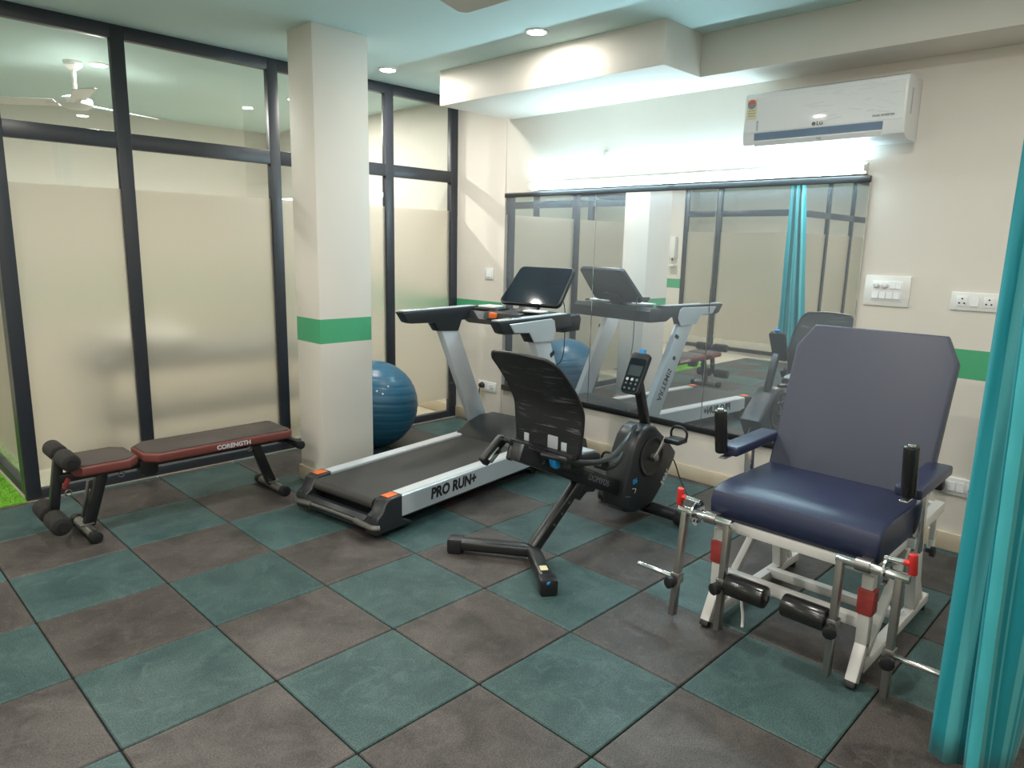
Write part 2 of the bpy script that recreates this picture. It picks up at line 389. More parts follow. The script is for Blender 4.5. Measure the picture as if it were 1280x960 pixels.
def text(name, s, m, parent, origin, xdir, ydir, size, depth=0.0012, shear=0.0, bold=0.0, align='CENTER', sx=1.0, lift=0.0008):
    """flat lettering on a surface: origin is its centre, xdir the reading direction, ydir up"""
    cu = bpy.data.curves.new(name, 'FONT'); cu.body = s; cu.size = size; cu.align_x = align; cu.align_y = 'CENTER'
    cu.extrude = depth / 2; cu.shear = shear; cu.offset = bold; cu.resolution_u = 3
    to = bpy.data.objects.new(name + '_curve', cu); COL.objects.link(to)
    dg = bpy.context.evaluated_depsgraph_get(); dg.update()
    me = bpy.data.meshes.new_from_object(to.evaluated_get(dg)); bpy.data.objects.remove(to); bpy.data.curves.remove(cu)
    x = Vector(xdir).normalized(); y = Vector(ydir); y = (y - x * y.dot(x)).normalized(); z = x.cross(y)
    Mx = Matrix((x * sx, y, z)).transposed().to_4x4(); Mx.translation = Vector(origin) + z * lift
    M = FRAME @ Mx
    if parent is not None: M = ROOTM.get(root_of(parent).name, Matrix.Identity(4)).inverted() @ M
    me.transform(M); me.name = name; me.materials.clear(); me.materials.append(m)
    o = bpy.data.objects.new(name, me); COL.objects.link(o)
    if parent is not None: o.parent = parent
    return o
def arc(cx, cz, r, a0, a1, n):
    return [(cx + r * math.cos(math.radians(a0 + (a1 - a0) * k / n)), cz + r * math.sin(math.radians(a0 + (a1 - a0) * k / n))) for k in range(n + 1)]

# ================================================================== THE SETTING
YB = -4.2      # wall behind the camera
XE = -7.0      # far end wall
YF = 5.8       # back of the neighbouring rooms
floor = struct('floor', M_gap, B((-3.02, YB, -0.06), (XW, 2.55, -0.012)))
struct('floor_cream', M_creamfloor, B((XE, YB, -0.06), (-3.02, YF, -0.005)), B((-3.02, 2.55, -0.06), (XW, YF, -0.005)))
tmesh = {}
def tile(x0, x1, y0, y1, g):
    key = (round(x1 - x0, 3), round(y1 - y0, 3), g)
    if key not in tmesh:
        bm = bmesh.new(); a, b_ = (x1 - x0) / 2 - 0.0028, (y1 - y0) / 2 - 0.0028
        B((-a, -b_, -0.02), (a, b_, 0.0), 0.004, 1)(bm)
        me = bpy.data.meshes.new('rubber_tile'); bm.to_mesh(me); bm.free(); me.materials.append(M_tileg if g else M_tileb); tmesh[key] = me
    o = bpy.data.objects.new('rubber_tile', tmesh[key]); COL.objects.link(o); o.parent = floor
    o.location = ((x0 + x1) / 2, (y0 + y1) / 2, random.uniform(-0.0006, 0.0004))
for i in range(-6, 6):
    for j in range(-9, 6):
        x0, x1 = i * 0.5, min(i * 0.5 + 0.5, XW - 0.002); y0, y1 = max(j * 0.5, YB), min(j * 0.5 + 0.5, 2.548)
        if x1 - x0 < 0.02 or y1 - y0 < 0.02: continue
        tile(x0, x1, y0, y1, (i + j) % 2 == 0)
struct('ceiling', M_ceil, B((XE, YB, ZC), (XW, YF, ZC + 0.1)))
wr = struct('wall_right', M_wall, B((XW, YB, -0.06), (XW + 0.12, YF, ZC + 0.1)))
struct('baseboard_right', M_base, B((XW - 0.014, -4.2, 0), (XW, YP - 0.03, 0.095), 0.003))
struct('baseboard_far_room', M_base, B((XW - 0.014, YP + 0.03, 0), (XW, YF, 0.095), 0.003))
struct('trim_1', M_wallp, B((XW - 0.006, 1.985, 0.095), (XW, 1.997, 2.47), 0.002))
struct('wall_back', M_wall, B((XE, YB - 0.12, -0.06), (XW, YB, ZC)))
struct('wall_far', M_wall, B((XE, YF, -0.06), (XW, YF + 0.12, ZC)))
struct('wall_end', M_wall, B((XE - 0.12, YB, -0.06), (XE, YF, ZC)))
# column
pl = struct('wall_column', M_wall, B((0.668, 1.632, 0), (1.035, 1.905, ZC), 0.004))
struct('baseboard_column', M_base, B((0.656, 1.620, 0), (1.047, 1.917, 0.095), 0.003))
# column end behind the curtain at the right edge
struct('wall_nib', M_wall, B((0.86, -2.6, 0), (1.25, -1.97, ZC), 0.004))
struct('baseboard_nib', M_base, B((0.848, -2.6, 0), (1.262, -1.958, 0.1), 0.003))
# lowered soffit and beam above the mirror wall
struct('ceiling_soffit', M_wallp, B((1.865, 0.12, 2.47), (XW, 1.965, ZC), 0.003))
struct('ceiling_beam', M_wallp, B((2.235, YB, 2.47), (XW, 0.12, ZC), 0.003))

def partition(name, p0, p1, posts, width=0.075, dep=0.05, ztr=2.065, frost=M_frost, top=True):
    """glazed partition from p0 to p1 on the floor plan; posts are distances along it of post centres"""
    r = sroot(name)
    a, b_ = Vector((*p0, 0)), Vector((*p1, 0)); d = (b_ - a).normalized(); ln = (b_ - a).length; n = Vector((-d.y, d.x, 0))
    def bx(nm, m, t0, t1, z0, z1, dp, bev=0.002):
        c = a + d * ((t0 + t1) / 2)
        return obj(nm, m, r, BAR(c + V(0, 0, z0), c + V(0, 0, z1), t1 - t0, dp, bev, up=n)) if bev else obj(nm, m, r, BAR(c + V(0, 0, z0), c + V(0, 0, z1), t1 - t0, dp, 0, up=n))
    for t in posts: bx('post', M_frame, t - width / 2, t + width / 2, 0, ZC - 0.001, dep)
    for t0, t1 in zip(posts, posts[1:]):
        s, e = t0 + width / 2, t1 - width / 2
        bx('top_rail', M_frame, s, e, 2.625, ZC - 0.001, dep)
        bx('transom', M_frame, s, e, ztr - 0.045, ztr + 0.045, dep)
        bx('bottom_rail', M_frame, s, e, 0.0, 0.055, dep)
        bx('upper_pane', M_glass, s, e, ztr + 0.045, 2.625, 0.008, 0)
        bx('lower_pane', frost, s, e, 0.055, ztr - 0.045, 0.008, 0)
    return r
T = lambda x: x - XP
partition('wall_left', (XP, YP), (XW, YP), [0.0, T(-0.033), T(0.915), T(1.865), T(2.527)])
partition('wall_glazed_side', (XP, YP + 0.06), (XP, YF - 0.001), [0.06, 1.0, 1.95, 2.85, 3.15])
partition('wall_glazed_far', (XL, 4.0), (XL, 2.2), [0.03, 0.60, 1.80])
partition('wall_glazed_corridor', (XL, 2.2), (XE + 0.03, 2.2), [0.12, 1.1, 2.1, 3.0], dep=0.05)
struct('wall_pier', M_wall, B((XL - 0.15, 4.0, 0), (XL + 0.03, YF, ZC)))
# artificial turf strip beside the partition
random.seed(3)
def turf(bm):
    for k in range(15000):
        x = random.uniform(-2.0, -0.72); y = random.uniform(2.56, 4.6); h = random.uniform(0.012, 0.024)
        a = random.uniform(0, 6.28); dx, dy = math.cos(a) * 0.0022, math.sin(a) * 0.0022; lx, ly = random.uniform(-.012, .012), random.uniform(-.012, .012)
        v = [bm.verts.new((x - dx, y - dy, 0.004)), bm.verts.new((x + dx, y + dy, 0.004)), bm.verts.new((x + lx, y + ly, 0.004 + h))]
        bm.faces.new(v)
tf = obj('artificial_turf', M_turf, None, B((-2.0, 2.555, -0.005), (-0.71, 4.6, 0.005)), turf)
props(tf, 'bright green artificial turf beyond the rubber floor at the glass corner', 'turf', kind='stuff')

# ================================================================== MIRROR AND ITS LIGHT
mr = thing('wall_mirror', 'wide frameless mirror of joined panels with black rails on the cream wall', 'mirror', (XW, 0.62, 0.34))
y_edges = [1.975, 1.065, 0.127, -0.756]
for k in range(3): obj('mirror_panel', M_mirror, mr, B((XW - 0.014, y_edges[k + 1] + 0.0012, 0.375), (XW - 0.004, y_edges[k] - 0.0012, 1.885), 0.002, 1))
obj('rail', M_blackp, mr, B((XW - 0.022, -0.756, 0.335), (XW, 1.975, 0.376), 0.002), label='black lower rail')
obj('rail', M_blackp, mr, B((XW - 0.024, -0.756, 1.884), (XW, 1.975, 1.918), 0.002), label='black upper rail')
for k, (ya, yb) in enumerate(((1.675, 0.4705), (0.4695, -0.735))):
    t = thing('tube_light', ['glowing white batten light above the mirror, the one nearer the glass partition', 'glowing white batten light above the mirror, the one under the air conditioner'][k],
              'light', (XW, (ya + yb) / 2, 1.95), group='batten lights above the mirror')
    obj('housing', M_white, t, B((XW - 0.032, yb, 1.925), (XW, ya, 1.985), 0.004))
    obj('tube', M_tube, t, CYL((XW - 0.050, yb + 0.008, 1.955), (XW - 0.050, ya - 0.008, 1.955), 0.019, seg=16, bev=0.006))
    for yy in (yb, ya - 0.008): obj('end_cap', M_white, t, B((XW - 0.066, yy, 1.938), (XW - 0.03, yy + 0.008, 1.974), 0.002))

# ================================================================== CEILING LIGHTS AND FANS
def downlight(x, y, label, power=DOWN_POWER):
    t = thing('downlight', label, 'light', (x, y, ZC), group='round recessed ceiling lights')
    obj('trim_ring', M_white, t, LATHE([(0, 0.066), (0.006, 0.064), (0.010, 0.056), (0.006, 0.050), (0, 0.049)], (x, y, ZC), (0, 0, -1), 32))
    obj('diffuser', M_led, t, CYL((x, y, ZC), (x, y, ZC - 0.012), 0.050, seg=32, bev=0.004))
    l = bpy.data.lights.new('downlight_lamp', 'AREA'); l.shape = 'DISK'; l.size = 0.10; l.energy = power; l.color = (1.0, 0.945, 0.87)
    lo = bpy.data.objects.new('downlight_lamp', l); COL.objects.link(lo); lo.parent = t; lo.location = (0, 0, -0.016)
    return t
downlight(1.59, 2.20, 'round ceiling light just right of the cream column')
downlight(1.60, 0.80, 'round ceiling light beside the lowered soffit', 8)
downlight(0.75, -1.0, 'round ceiling light above the navy chair, out of the photo')
downlight(-0.9, 0.80, 'round ceiling light above the bench side of the room', 27)
downlight(-0.9, -1.2, 'round ceiling light above the place the photo was taken from')
downlight(-2.4, 1.4, 'round ceiling light near the far glass corner', 27)
downlight(-2.4, -1.2, 'added round fill light behind the place the photo was taken from')  # unseen lamp, added as fill for the room
downlight(-0.9, -3.1, 'added round fill light near the back wall, left one')  # added out of view to lift the room light
downlight(1.60, -3.0, 'added round fill light behind the teal curtain')  # added fill lamp, hidden from view
downlight(-5.0, -1.5, 'round ceiling light at the corridor end, by the back wall', 28)
downlight(-5.0, 1.0, 'added round fill light at the corridor end, by the corridor glass', 28)  # unseen lamp added to brighten the far area in the mirror
downlight(-5.0, 4.0, 'round ceiling light in the room behind the far glass', 32)
downlight(0.2, 3.7, 'round ceiling light in the room behind the frosted glass, left one', 36)
downlight(1.7, 3.7, 'round ceiling light in the room behind the frosted glass, right one', 36)
downlight(-2.2, 4.2, 'round ceiling light above the green turf', 24)
def fan(x, y, zb, label, rot):
    t = thing('ceiling_fan', label, 'fan', (x, y, ZC), group='white ceiling fans')
    obj('rod', M_fan, t, CYL((x, y, ZC), (x, y, zb + 0.05), 0.012)); obj('canopy', M_fan, t, LATHE([(0, 0), (0, 0.06), (0.03, 0.055), (0.06, 0.02), (0.06, 0)], (x, y, ZC), (0, 0, -1), 24))
    obj('motor', M_fan, t, LATHE([(0, 0), (0, 0.05), (0.02, 0.10), (0.06, 0.105), (0.085, 0.07), (0.095, 0)], (x, y, zb + 0.05), (0, 0, -1), 28))
    for k in range(3):
        a = rot + k * 2 * math.pi / 3; d = V(math.cos(a), math.sin(a), 0); s = V(-math.sin(a), math.cos(a), 0)
        c = V(x, y, zb); w0, w1 = 0.055, 0.07; tw = V(0, 0, 0.012)
        obj('blade', M_fan, t, SLAB([c + d * 0.13 - s * w0 - tw, c + d * 0.60 - s * w1 - tw, c + d * 0.63 - s * w1 * .7 - tw * .7, c + d * 0.63 + s * w1 * .7 + tw * .7, c + d * 0.60 + s * w1 + tw, c + d * 0.13 + s * w0 + tw], (0, 0, 1), 0.006, 0.002, 1))
        obj('blade_arm', M_fan, t, BAR(c + d * 0.07, c + d * 0.20, 0.03, 0.008))
    return t
fan(0.40, -0.52, 2.40, 'white ceiling fan with a blade tip at the top edge of the photo', math.radians(93))
fan(0.05, 3.75, 2.42, 'white ceiling fan in the room behind the clear upper glass', math.radians(20))

# ================================================================== WALL FITTINGS
def plate(name, label, y0, y1, z0, z1, cat='switch', group=None, th=0.010):
    t = thing(name, label, cat, (XW, (y0 + y1) / 2, z0), group=group)
    obj('plate', M_white, t, B((XW - th, y0, z0), (XW, y1, z1), 0.003))
    return t
def rocker(t, y, z, w, h, th=0.010):
    obj('rocker', M_whiteg, t, PRISM([(XW - th, z - h / 2), (XW - th - 0.006, z - h / 2 + 0.002), (XW - th - 0.002, z + h / 2), (XW - th, z + h / 2)], 'y', y - w / 2, y + w / 2, 0.0008, 1))
def pins(t, y, z, th=0.010, s=1.0):
    obj('socket_face', M_whiteg, t, B((XW - th - 0.002, y - 0.024 * s, z - 0.026 * s), (XW - th, y + 0.024 * s, z + 0.026 * s), 0.001))
    for dy, dz in ((0, 0.013), (-0.011, -0.009), (0.011, -0.009)):
        obj('socket_hole', M_black, t, CYL((XW - th - 0.0026, y + dy * s, z + dz * s), (XW - th - 0.0015, y + dy * s, z + dz * s), 0.0042 * s, seg=10))
t = plate('switch_board', 'large white switch panel with two fan dials beside the mirror', -1.010, -0.786, 1.240, 1.400, group='white electrical plates')
obj('inner_frame', M_whiteg, t, B((XW - 0.013, -0.975, 1.268), (XW - 0.010, -0.825, 1.372), 0.002))
for k, yy in enumerate((-0.845, -0.887)):
    o = obj('fan_dial', M_white, t, CYL((XW - 0.013, yy, 1.350), (XW - 0.030, yy, 1.350), 0.017, 0.014, bev=0.003))
    obj('dial_ridge', M_white, o, BAR((XW - 0.031, yy - 0.010, 1.342), (XW - 0.031, yy + 0.010, 1.358), 0.005, 0.006))
for yy in (-0.925, -0.955): rocker(t, yy, 1.350, 0.026, 0.036, 0.013)
for yy in (-0.845, -0.880, -0.915, -0.950): rocker(t, yy, 1.296, 0.030, 0.036, 0.013)
t = plate('wall_socket', 'white double socket plate beside the teal curtain', -1.43, -1.200, 1.245, 1.335, 'socket', 'white electrical plates')
pins(t, -1.25, 1.29); rocker(t, -1.305, 1.292, 0.036, 0.052); pins(t, -1.365, 1.29)
t = plate('wall_socket', 'white socket plate low behind the navy chair', -1.45, -1.215, 0.300, 0.392, 'socket', 'white electrical plates')
pins(t, -1.265, 0.346); rocker(t, -1.32, 0.346, 0.03, 0.05); rocker(t, -1.36, 0.346, 0.03, 0.05); pins(t, -1.41, 0.346)
t = plate('wall_switch', 'small white single switch on the wall above the green band', 2.105, 2.205, 1.235, 1.325, group='white electrical plates')
rocker(t, 2.155, 1.280, 0.04, 0.055)
t = plate('wall_socket', 'white socket plate behind the treadmill with a black plug', 2.05, 2.265, 0.287, 0.372, 'socket', 'white electrical plates')
rocker(t, 2.150, 0.33, 0.03, 0.05); pins(t, 2.095, 0.33); pins(t, 2.205, 0.33)
t = thing('power_plug', 'black power plug with a yellow tag and hanging cord in the socket', 'plug', (XW - 0.013, 2.205, 0.335))
obj('plug_body', M_black, t, CYL((XW - 0.0128, 2.205, 0.338), (XW - 0.050, 2.205, 0.338), 0.026, 0.020, bev=0.006))
obj('tag', M_yellow, t, B((XW - 0.045, 2.200, 0.255), (XW - 0.040, 2.240, 0.292), 0.002))
obj('cord', M_black, t, TUBE([(XW - 0.045, 2.205, 0.325), (XW - 0.05, 2.21, 0.27), (XW - 0.04, 2.215, 0.15), (XW - 0.06, 2.19, 0.03), (XW - 0.14, 2.08, 0.012), (XW - 0.22, 1.9, 0.012)], 0.005, 8))
t = thing('wall_rosette', 'round white wall fitting above the batten light', 'fitting', (XW, 1.006, 2.142))
obj('disc', M_white, t, CYL((XW, 1.006, 2.142), (XW - 0.010, 1.006, 2.142), 0.030, 0.028, 24, 0.003)); obj('hook', M_chrome, t, TUBE([(XW - 0.01, 1.006, 2.148), (XW - 0.025, 1.006, 2.15), (XW - 0.028, 1.006, 2.135), (XW - 0.018, 1.006, 2.13)], 0.003, 8))

# ------------------------------------------------------------------ air conditioner
AY0, AY1, AX = -0.945, -0.105, XW - 0.205
ac = thing('air_conditioner', 'white split air conditioner in plastic film high on the cream wall', 'air conditioner', (XW, (AY0 + AY1) / 2, 2.07))
ACp = [(XW, 2.07), (XW, 2.365), (AX + 0.03, 2.375), (AX + 0.004, 2.362), (AX, 2.34), (AX + 0.002, 2.120), (AX + 0.012, 2.095), (AX + 0.05, 2.075), (AX + 0.09, 2.07)]
obj('body', M_whiteg, ac, PRISM(ACp, 'y', AY0, AY1, 0.008, 2))
obj('front_panel', M_whiteg, ac, PRISM([(AX + 0.010, 2.160), (AX + 0.006, 2.345), (AX - 0.004, 2.340), (AX - 0.001, 2.162)], 'y', AY0 + 0.012, AY1 - 0.012, 0.002, 1))
obj('louvre', M_slot, ac, SLAB([(AX + 0.001, AY0 + 0.10, 2.156), (AX + 0.001, AY1 - 0.07, 2.156), (AX + 0.004, AY1 - 0.07, 2.118), (AX + 0.004, AY0 + 0.10, 2.118)], (-1, 0, -0.08), 0.004, 0.001, 1))
obj('flap', M_whiteg, ac, SLAB([(AX + 0.004, AY0 + 0.10, 2.116), (AX + 0.004, AY1 - 0.07, 2.116), (AX + 0.018, AY1 - 0.07, 2.088), (AX + 0.018, AY0 + 0.10, 2.088)], (-0.9, 0, -0.45), 0.009, 0.003, 1))
obj('side_vent', M_greyl, ac, B((AX + 0.06, AY0 - 0.002, 2.19), (AX + 0.075, AY0 + 0.001, 2.31), 0.001))
text('brand_letters', 'LG', M_txtg, ac, (AX - 0.0035, (AY0 + AY1) / 2 - 0.01, 2.176), (0, -1, 0), (0, 0, 1), 0.028, bold=0.0006)
obj('brand_mark', M_txtg, ac, CYL((AX - 0.004, (AY0 + AY1) / 2 + 0.022, 2.176), (AX - 0.002, (AY0 + AY1) / 2 + 0.022, 2.176), 0.010, seg=20))
text('brand_letters', 'LG', M_txtg, ac, (AX + 0.0018, (AY0 + AY1) / 2 - 0.01, 2.101), (0, -1, 0), (-0.45, 0, 0.9), 0.018)
text('print_line', 'DUAL INVERTER', M_txtg, ac, (AX - 0.0035, AY0 + 0.10, 2.184), (0, -1, 0), (0, 0, 1), 0.014)
st = obj('energy_label', M_stick1, ac, B((AX - 0.0052, AY1 - 0.073, 2.232), (AX - 0.0030, AY1 - 0.018, 2.335), 0.0005, 1))
obj('energy_dial', M_stick3, st, CYL((AX - 0.0058, AY1 - 0.045, 2.310), (AX - 0.0050, AY1 - 0.045, 2.310), 0.024, seg=24))
obj('energy_arc', M_stick2, st, PRISM([((AY1 - 0.045) + 0.024 * math.cos(math.radians(a)), 2.312 + 0.024 * math.sin(math.radians(a))) for a in range(0, 181, 15)], 'x', AX - 0.0064, AX - 0.0056))
for k in range(3): obj('energy_row', M_stick3, st, B((AX - 0.0058, AY1 - 0.065, 2.276 - 0.014 * k), (AX - 0.0050, AY1 - 0.026, 2.279 - 0.014 * k)))
text('print_line', 'INVERTER', M_txtg, ac, (AX - 0.0032, AY1 - 0.085, 2.195), (0, 0, 1), (0, 1, 0), 0.012)
# clear film wrinkles left on the front
def film(bm):
    random.seed(5)
    for k in range(26):
        y = random.uniform(AY0 + 0.02, AY0 + 0.42); z = random.uniform(2.19, 2.33); l = random.uniform(0.03, 0.11); sl = random.uniform(-0.15, 0.35)
        BAR((AX - 0.0040, y, z), (AX - 0.0040, y + l, z + l * sl), 0.0025, 0.002)(bm)
obj('film_wrinkle', mat('clear_film', (0.86, 0.87, 0.88), 0.08, coat=0.6), ac, film)

# ================================================================== TREADMILL (own frame: u forward, v left, z up)
TR = math.radians(7.0)
tm = thing('treadmill', 'silver and black treadmill with PRO RUN+ lettering facing the mirror', 'treadmill', (0.52, 1.09, 0), TR)
FRAME = ROOTM['treadmill'].copy()
def rrect(w0, w1, h, r, n=5):
    """rounded trapezoid outline centred on x: bottom half width w0, top half width w1, height h"""
    pts = []
    for (cx, cz, a0) in ((w0 - r, r, -90), (w1 - r, h - r, 0), (-w1 + r, h - r, 90), (-w0 + r, r, 180)):
        pts += arc(cx, cz, r, a0, a0 + 90, n)
    return pts
obj('deck_frame', M_black, tm, B((0.0, -0.300, 0.052), (1.62, 0.300, 0.150), 0.01))
belt = arc(-0.045, 0.160, 0.032, 90, 270, 8) + [(1.30, 0.128), (1.30, 0.192)]
obj('running_belt', M_belt, tm, PRISM(belt, 'y', -0.242, 0.242))
for s in (-1, 1):
    ya, yb = sorted((s * 0.246, s * 0.334))
    obj('side_rail', M_silver, tm, PRISM([(ya, 0.085), (yb, 0.085), (yb, 0.196), (yb - 0.006 if s > 0 else yb, 0.202), (ya, 0.202)] if s > 0 else [(ya, 0.085), (yb, 0.085), (yb, 0.202), (ya + 0.006, 0.202), (ya, 0.196)], 'x', 0.052, 1.50, 0.003, 1))
    obj('tread_strip', mat('dotted_silver_strip', (0.66, 0.68, 0.70), 0.45, metal=0.1, bump=0.6, bscale=420), tm, B((0.06, ya + 0.012, 0.2015), (1.34, yb - 0.012, 0.2045), 0.001, 1))
    # rear corner caps
    cap = [(-0.095, s * 0.246), (0.056, s * 0.246), (0.056, s * 0.336), (0.0, s * 0.338), (-0.055, s * 0.326), (-0.088, s * 0.298)]
    obj('rear_cap', M_char, tm, PRISM([(-0.125, 0.03), (-0.128, 0.095), (-0.118, 0.120), (-0.085, 0.140), (-0.060, 0.190), (-0.035, 0.203), (0.056, 0.207), (0.056, 0.075), (0.10, 0.055), (0.14, 0.03)], 'y', *sorted((s * 0.246, s * 0.340)), 0.010, 3))
    obj('orange_cap', M_orange, tm, B((-0.028, min(s * 0.262, s * 0.318), 0.2035), (0.044, max(s * 0.262, s * 0.318), 0.2105), 0.004))
    obj('screw_hole', M_black, tm, CYL((-0.1225, s * 0.288, 0.118), (-0.108, s * 0.288, 0.124), 0.006, seg=12))
    obj('corner_bumper', M_steel, tm, TUBE([(-0.112, s * 0.342, 0.072), (-0.130, s * 0.330, 0.072), (-0.137, s * 0.300, 0.072), (-0.137, s * 0.235, 0.076), (-0.135, s * 0.18, 0.080)], 0.0155, 10))
obj('rear_bar', M_char, tm, PRISM([(-0.130, 0.050), (-0.130, 0.095), (-0.112, 0.115), (-0.080, 0.112), (-0.070, 0.090), (-0.070, 0.050)], 'y', -0.2455, 0.2455, 0.006, 2))
obj('bumper_strip', M_steel, tm, TUBE([(-0.135, -0.18, 0.080), (-0.134, 0, 0.082), (-0.135, 0.18, 0.080)], 0.010, 10))
obj('motor_hood', M_black, tm, PRISM([(1.18, 0.193), (1.22, 0.216), (1.32, 0.262), (1.46, 0.292), (1.60, 0.286), (1.70, 0.24), (1.74, 0.17), (1.74, 0.06), (1.50, 0.06), (1.50, 0.193)], 'y', -0.325, 0.325, 0.028, 3))
for s in (-1, 1):
    VC = -0.042; vv = VC + s * 0.385
    obj('upright', M_silver, tm, BAR((1.535, vv, 0.12), (1.115, vv, 0.985), 0.056, 0.150, 0.008, up=(1, 0, 0)))
    obj('upright_foot', M_char, tm, PRISM([(1.36, 0.03), (1.38, 0.16), (1.42, 0.225), (1.58, 0.245), (1.70, 0.20), (1.74, 0.10), (1.74, 0.03)], 'y', *sorted((s * 0.320, VC + s * 0.422)), 0.012, 2))
    arm = [(0.685, 1.082), (1.44, 1.090), (1.46, 1.002), (1.25, 0.998), (1.215, 0.925), (1.025, 0.938), (0.975, 0.998), (0.765, 1.006), (0.735, 1.016)]
    a = obj('arm', M_char, tm, PRISM(arm, 'y', *sorted((VC + s * 0.349, VC + s * 0.421)), 0.008, 2))
    obj('side_cover', M_silver, a, PRISM([(0.785, 1.066), (1.21, 1.072), (1.245, 1.055), (1.262, 0.99), (1.225, 0.925), (1.03, 0.938), (0.98, 1.0), (0.83, 1.012)], 'y', *sorted((VC + s * 0.420, VC + s * 0.428)), 0.003, 1))
    obj('grip_strip', M_silver, a, B((0.70, VC + min(s * 0.357, s * 0.415), 1.0845), (1.40, VC + max(s * 0.357, s * 0.415), 1.0925), 0.003))
    obj('hand_pulse', M_chrome, a, B((0.80, VC + min(s * 0.366, s * 0.405), 1.0915), (0.93, VC + max(s * 0.366, s * 0.405), 1.0955), 0.0015))
    obj('logo_mark', M_txtd, tm, BAR((1.255, VC + s * 0.4138, 0.832), (1.242, VC + s * 0.4138, 0.858), 0.003, 0.045, up=(0.9, 0, 0.45)))
con = obj('console', M_char, tm, PRISM([(1.30, 1.010), (1.33, 1.062), (1.56, 1.076), (1.585, 1.05), (1.57, 0.968), (1.38, 0.968)], 'y', VC - 0.412, VC + 0.412, 0.010, 2))
for s in (-1, 1): obj('tray', M_black, con, B((1.36, min(s * 0.10, s * 0.30), 1.066), (1.52, max(s * 0.10, s * 0.30), 1.082), 0.007))
obj('control_bar', M_black, con, PRISM([(1.28, 1.02), (1.30, 1.062), (1.36, 1.072), (1.36, 1.02)], 'y', -0.15, 0.15, 0.006, 2))
obj('safety_key', M_orange, con, B((1.265, 0.030, 1.028), (1.295, 0.085, 1.066), 0.006))
obj('screen_stand', M_char, tm, BAR((1.47, -0.073, 1.055), (1.60, -0.073, 1.175), 0.16, 0.028, 0.008))
sb = V(1.492, -0.073, 1.122); sd = V(0.228, 0, 0.246).normalized(); sn = V(-sd.z, 0, sd.x)
def on_screen(pts, off): return [sb + V(0, 1, 0) * p[0] + sd * p[1] + sn * off for p in pts]
scr = obj('screen', M_char, tm, SLAB(on_screen(rrect(0.252, 0.232, 0.338, 0.035), -0.032), sn, 0.032, 0.006, 2))
obj('display', M_gloss, scr, SLAB(on_screen([(p[0], p[1] + 0.008) for p in rrect(0.241, 0.222, 0.322, 0.03)], 0.0), sn, 0.0022, 0.0008, 1))
obj('earphone_cord', M_black, tm, TUBE([(1.56, -0.312, 1.17), (1.585, -0.318, 1.10), (1.595, -0.318, 0.95), (1.595, -0.316, 0.82), (1.585, -0.30, 0.74), (1.55, -0.26, 0.70)], 0.0032, 6))
text('side_lettering', 'PRO RUN+', M_txtd, tm, (0.468, -0.334, 0.146), (1, 0, 0), (0, 0, 1), 0.086, shear=0.10, bold=0.0036, sx=0.92)
ux = V(-0.42, 0, 0.845).normalized()
text('upright_lettering', 'ARTEMIS', M_txtd, tm, (1.365, VC - 0.413, 0.475), ux, (-ux.z, 0, ux.x), 0.070, bold=0.001)
obj('upright_badge', M_txtd, tm, BAR((1.270, VC - 0.4136, 0.664), (1.257, VC - 0.4136, 0.690), 0.002, 0.034, up=(0.9, 0, 0.45)))
for s in (-1, 1):
    obj('incline_leg', M_steel, tm, BAR((1.22, s * 0.27, 0.07), (1.32, s * 0.27, 0.022), 0.03, 0.014, 0.002), BAR((1.30, s * 0.27, 0.03), (1.40, s * 0.27, 0.06), 0.03, 0.014, 0.002))
    obj('wheel', M_black, tm, CYL((1.31, s * 0.245, 0.026), (1.31, s * 0.295, 0.026), 0.026, seg=20, bev=0.004))
    obj('rear_foot', M_black, tm, CYL((0.05, s * 0.26, 0.0), (0.05, s * 0.26, 0.06), 0.03, seg=16))
bk = solo('booklet', M_paper, 'white folded booklet lying on the treadmill console near the screen', 'booklet', SLAB([(1.335, -0.300, 1.0835), (1.335, -0.150, 1.0835), (1.435, -0.135, 1.0835), (1.435, -0.285, 1.0835)], (0, 0, 1), 0.010, 0.002, 1), loc=FRAME @ V(1.42, -0.22, 1.0835))
bk2 = solo('phone_pouch', M_paper, 'small white case on the far end of the treadmill console', 'case', B((1.375, 0.135, 1.0835), (1.50, 0.27, 1.098), 0.005), loc=FRAME @ V(1.42, 0.2, 1.0835))
FRAME = Matrix.Identity(4)

# ================================================================== EXERCISE BALL
prof = []
RB = 0.325
for k in range(0, 97):
    a = math.pi * k / 96; r = RB - (0.0045 if (k % 6 == 0 and 14 < k < 84) else 0.0)
    prof.append((RB - RB * math.cos(a) if 0 < k < 96 else (0 if k == 0 else 2 * RB), 0 if k in (0, 96) else r * math.sin(a)))
bc = V(1.445, 2.215, RB + 0.001); bd = V(0.10, -0.05, 1).normalized()
bl = solo('exercise_ball', M_ball, 'large blue ribbed exercise ball between the column and the glass partition', 'ball', LATHE(prof, bc - bd * RB, bd, 56), loc=V(1.445, 2.215, 0), sharp=60)
for dx, dz in ((-0.42, 0.46), (-0.30, 0.36), (-0.16, 0.50)):
    d = V(dx, -0.72, dz).normalized()
    obj('plug', M_whiteg, bl, CYL(bc + d * (RB - 0.003), bc + d * (RB + 0.003), 0.008, 0.006, 14, 0.002))

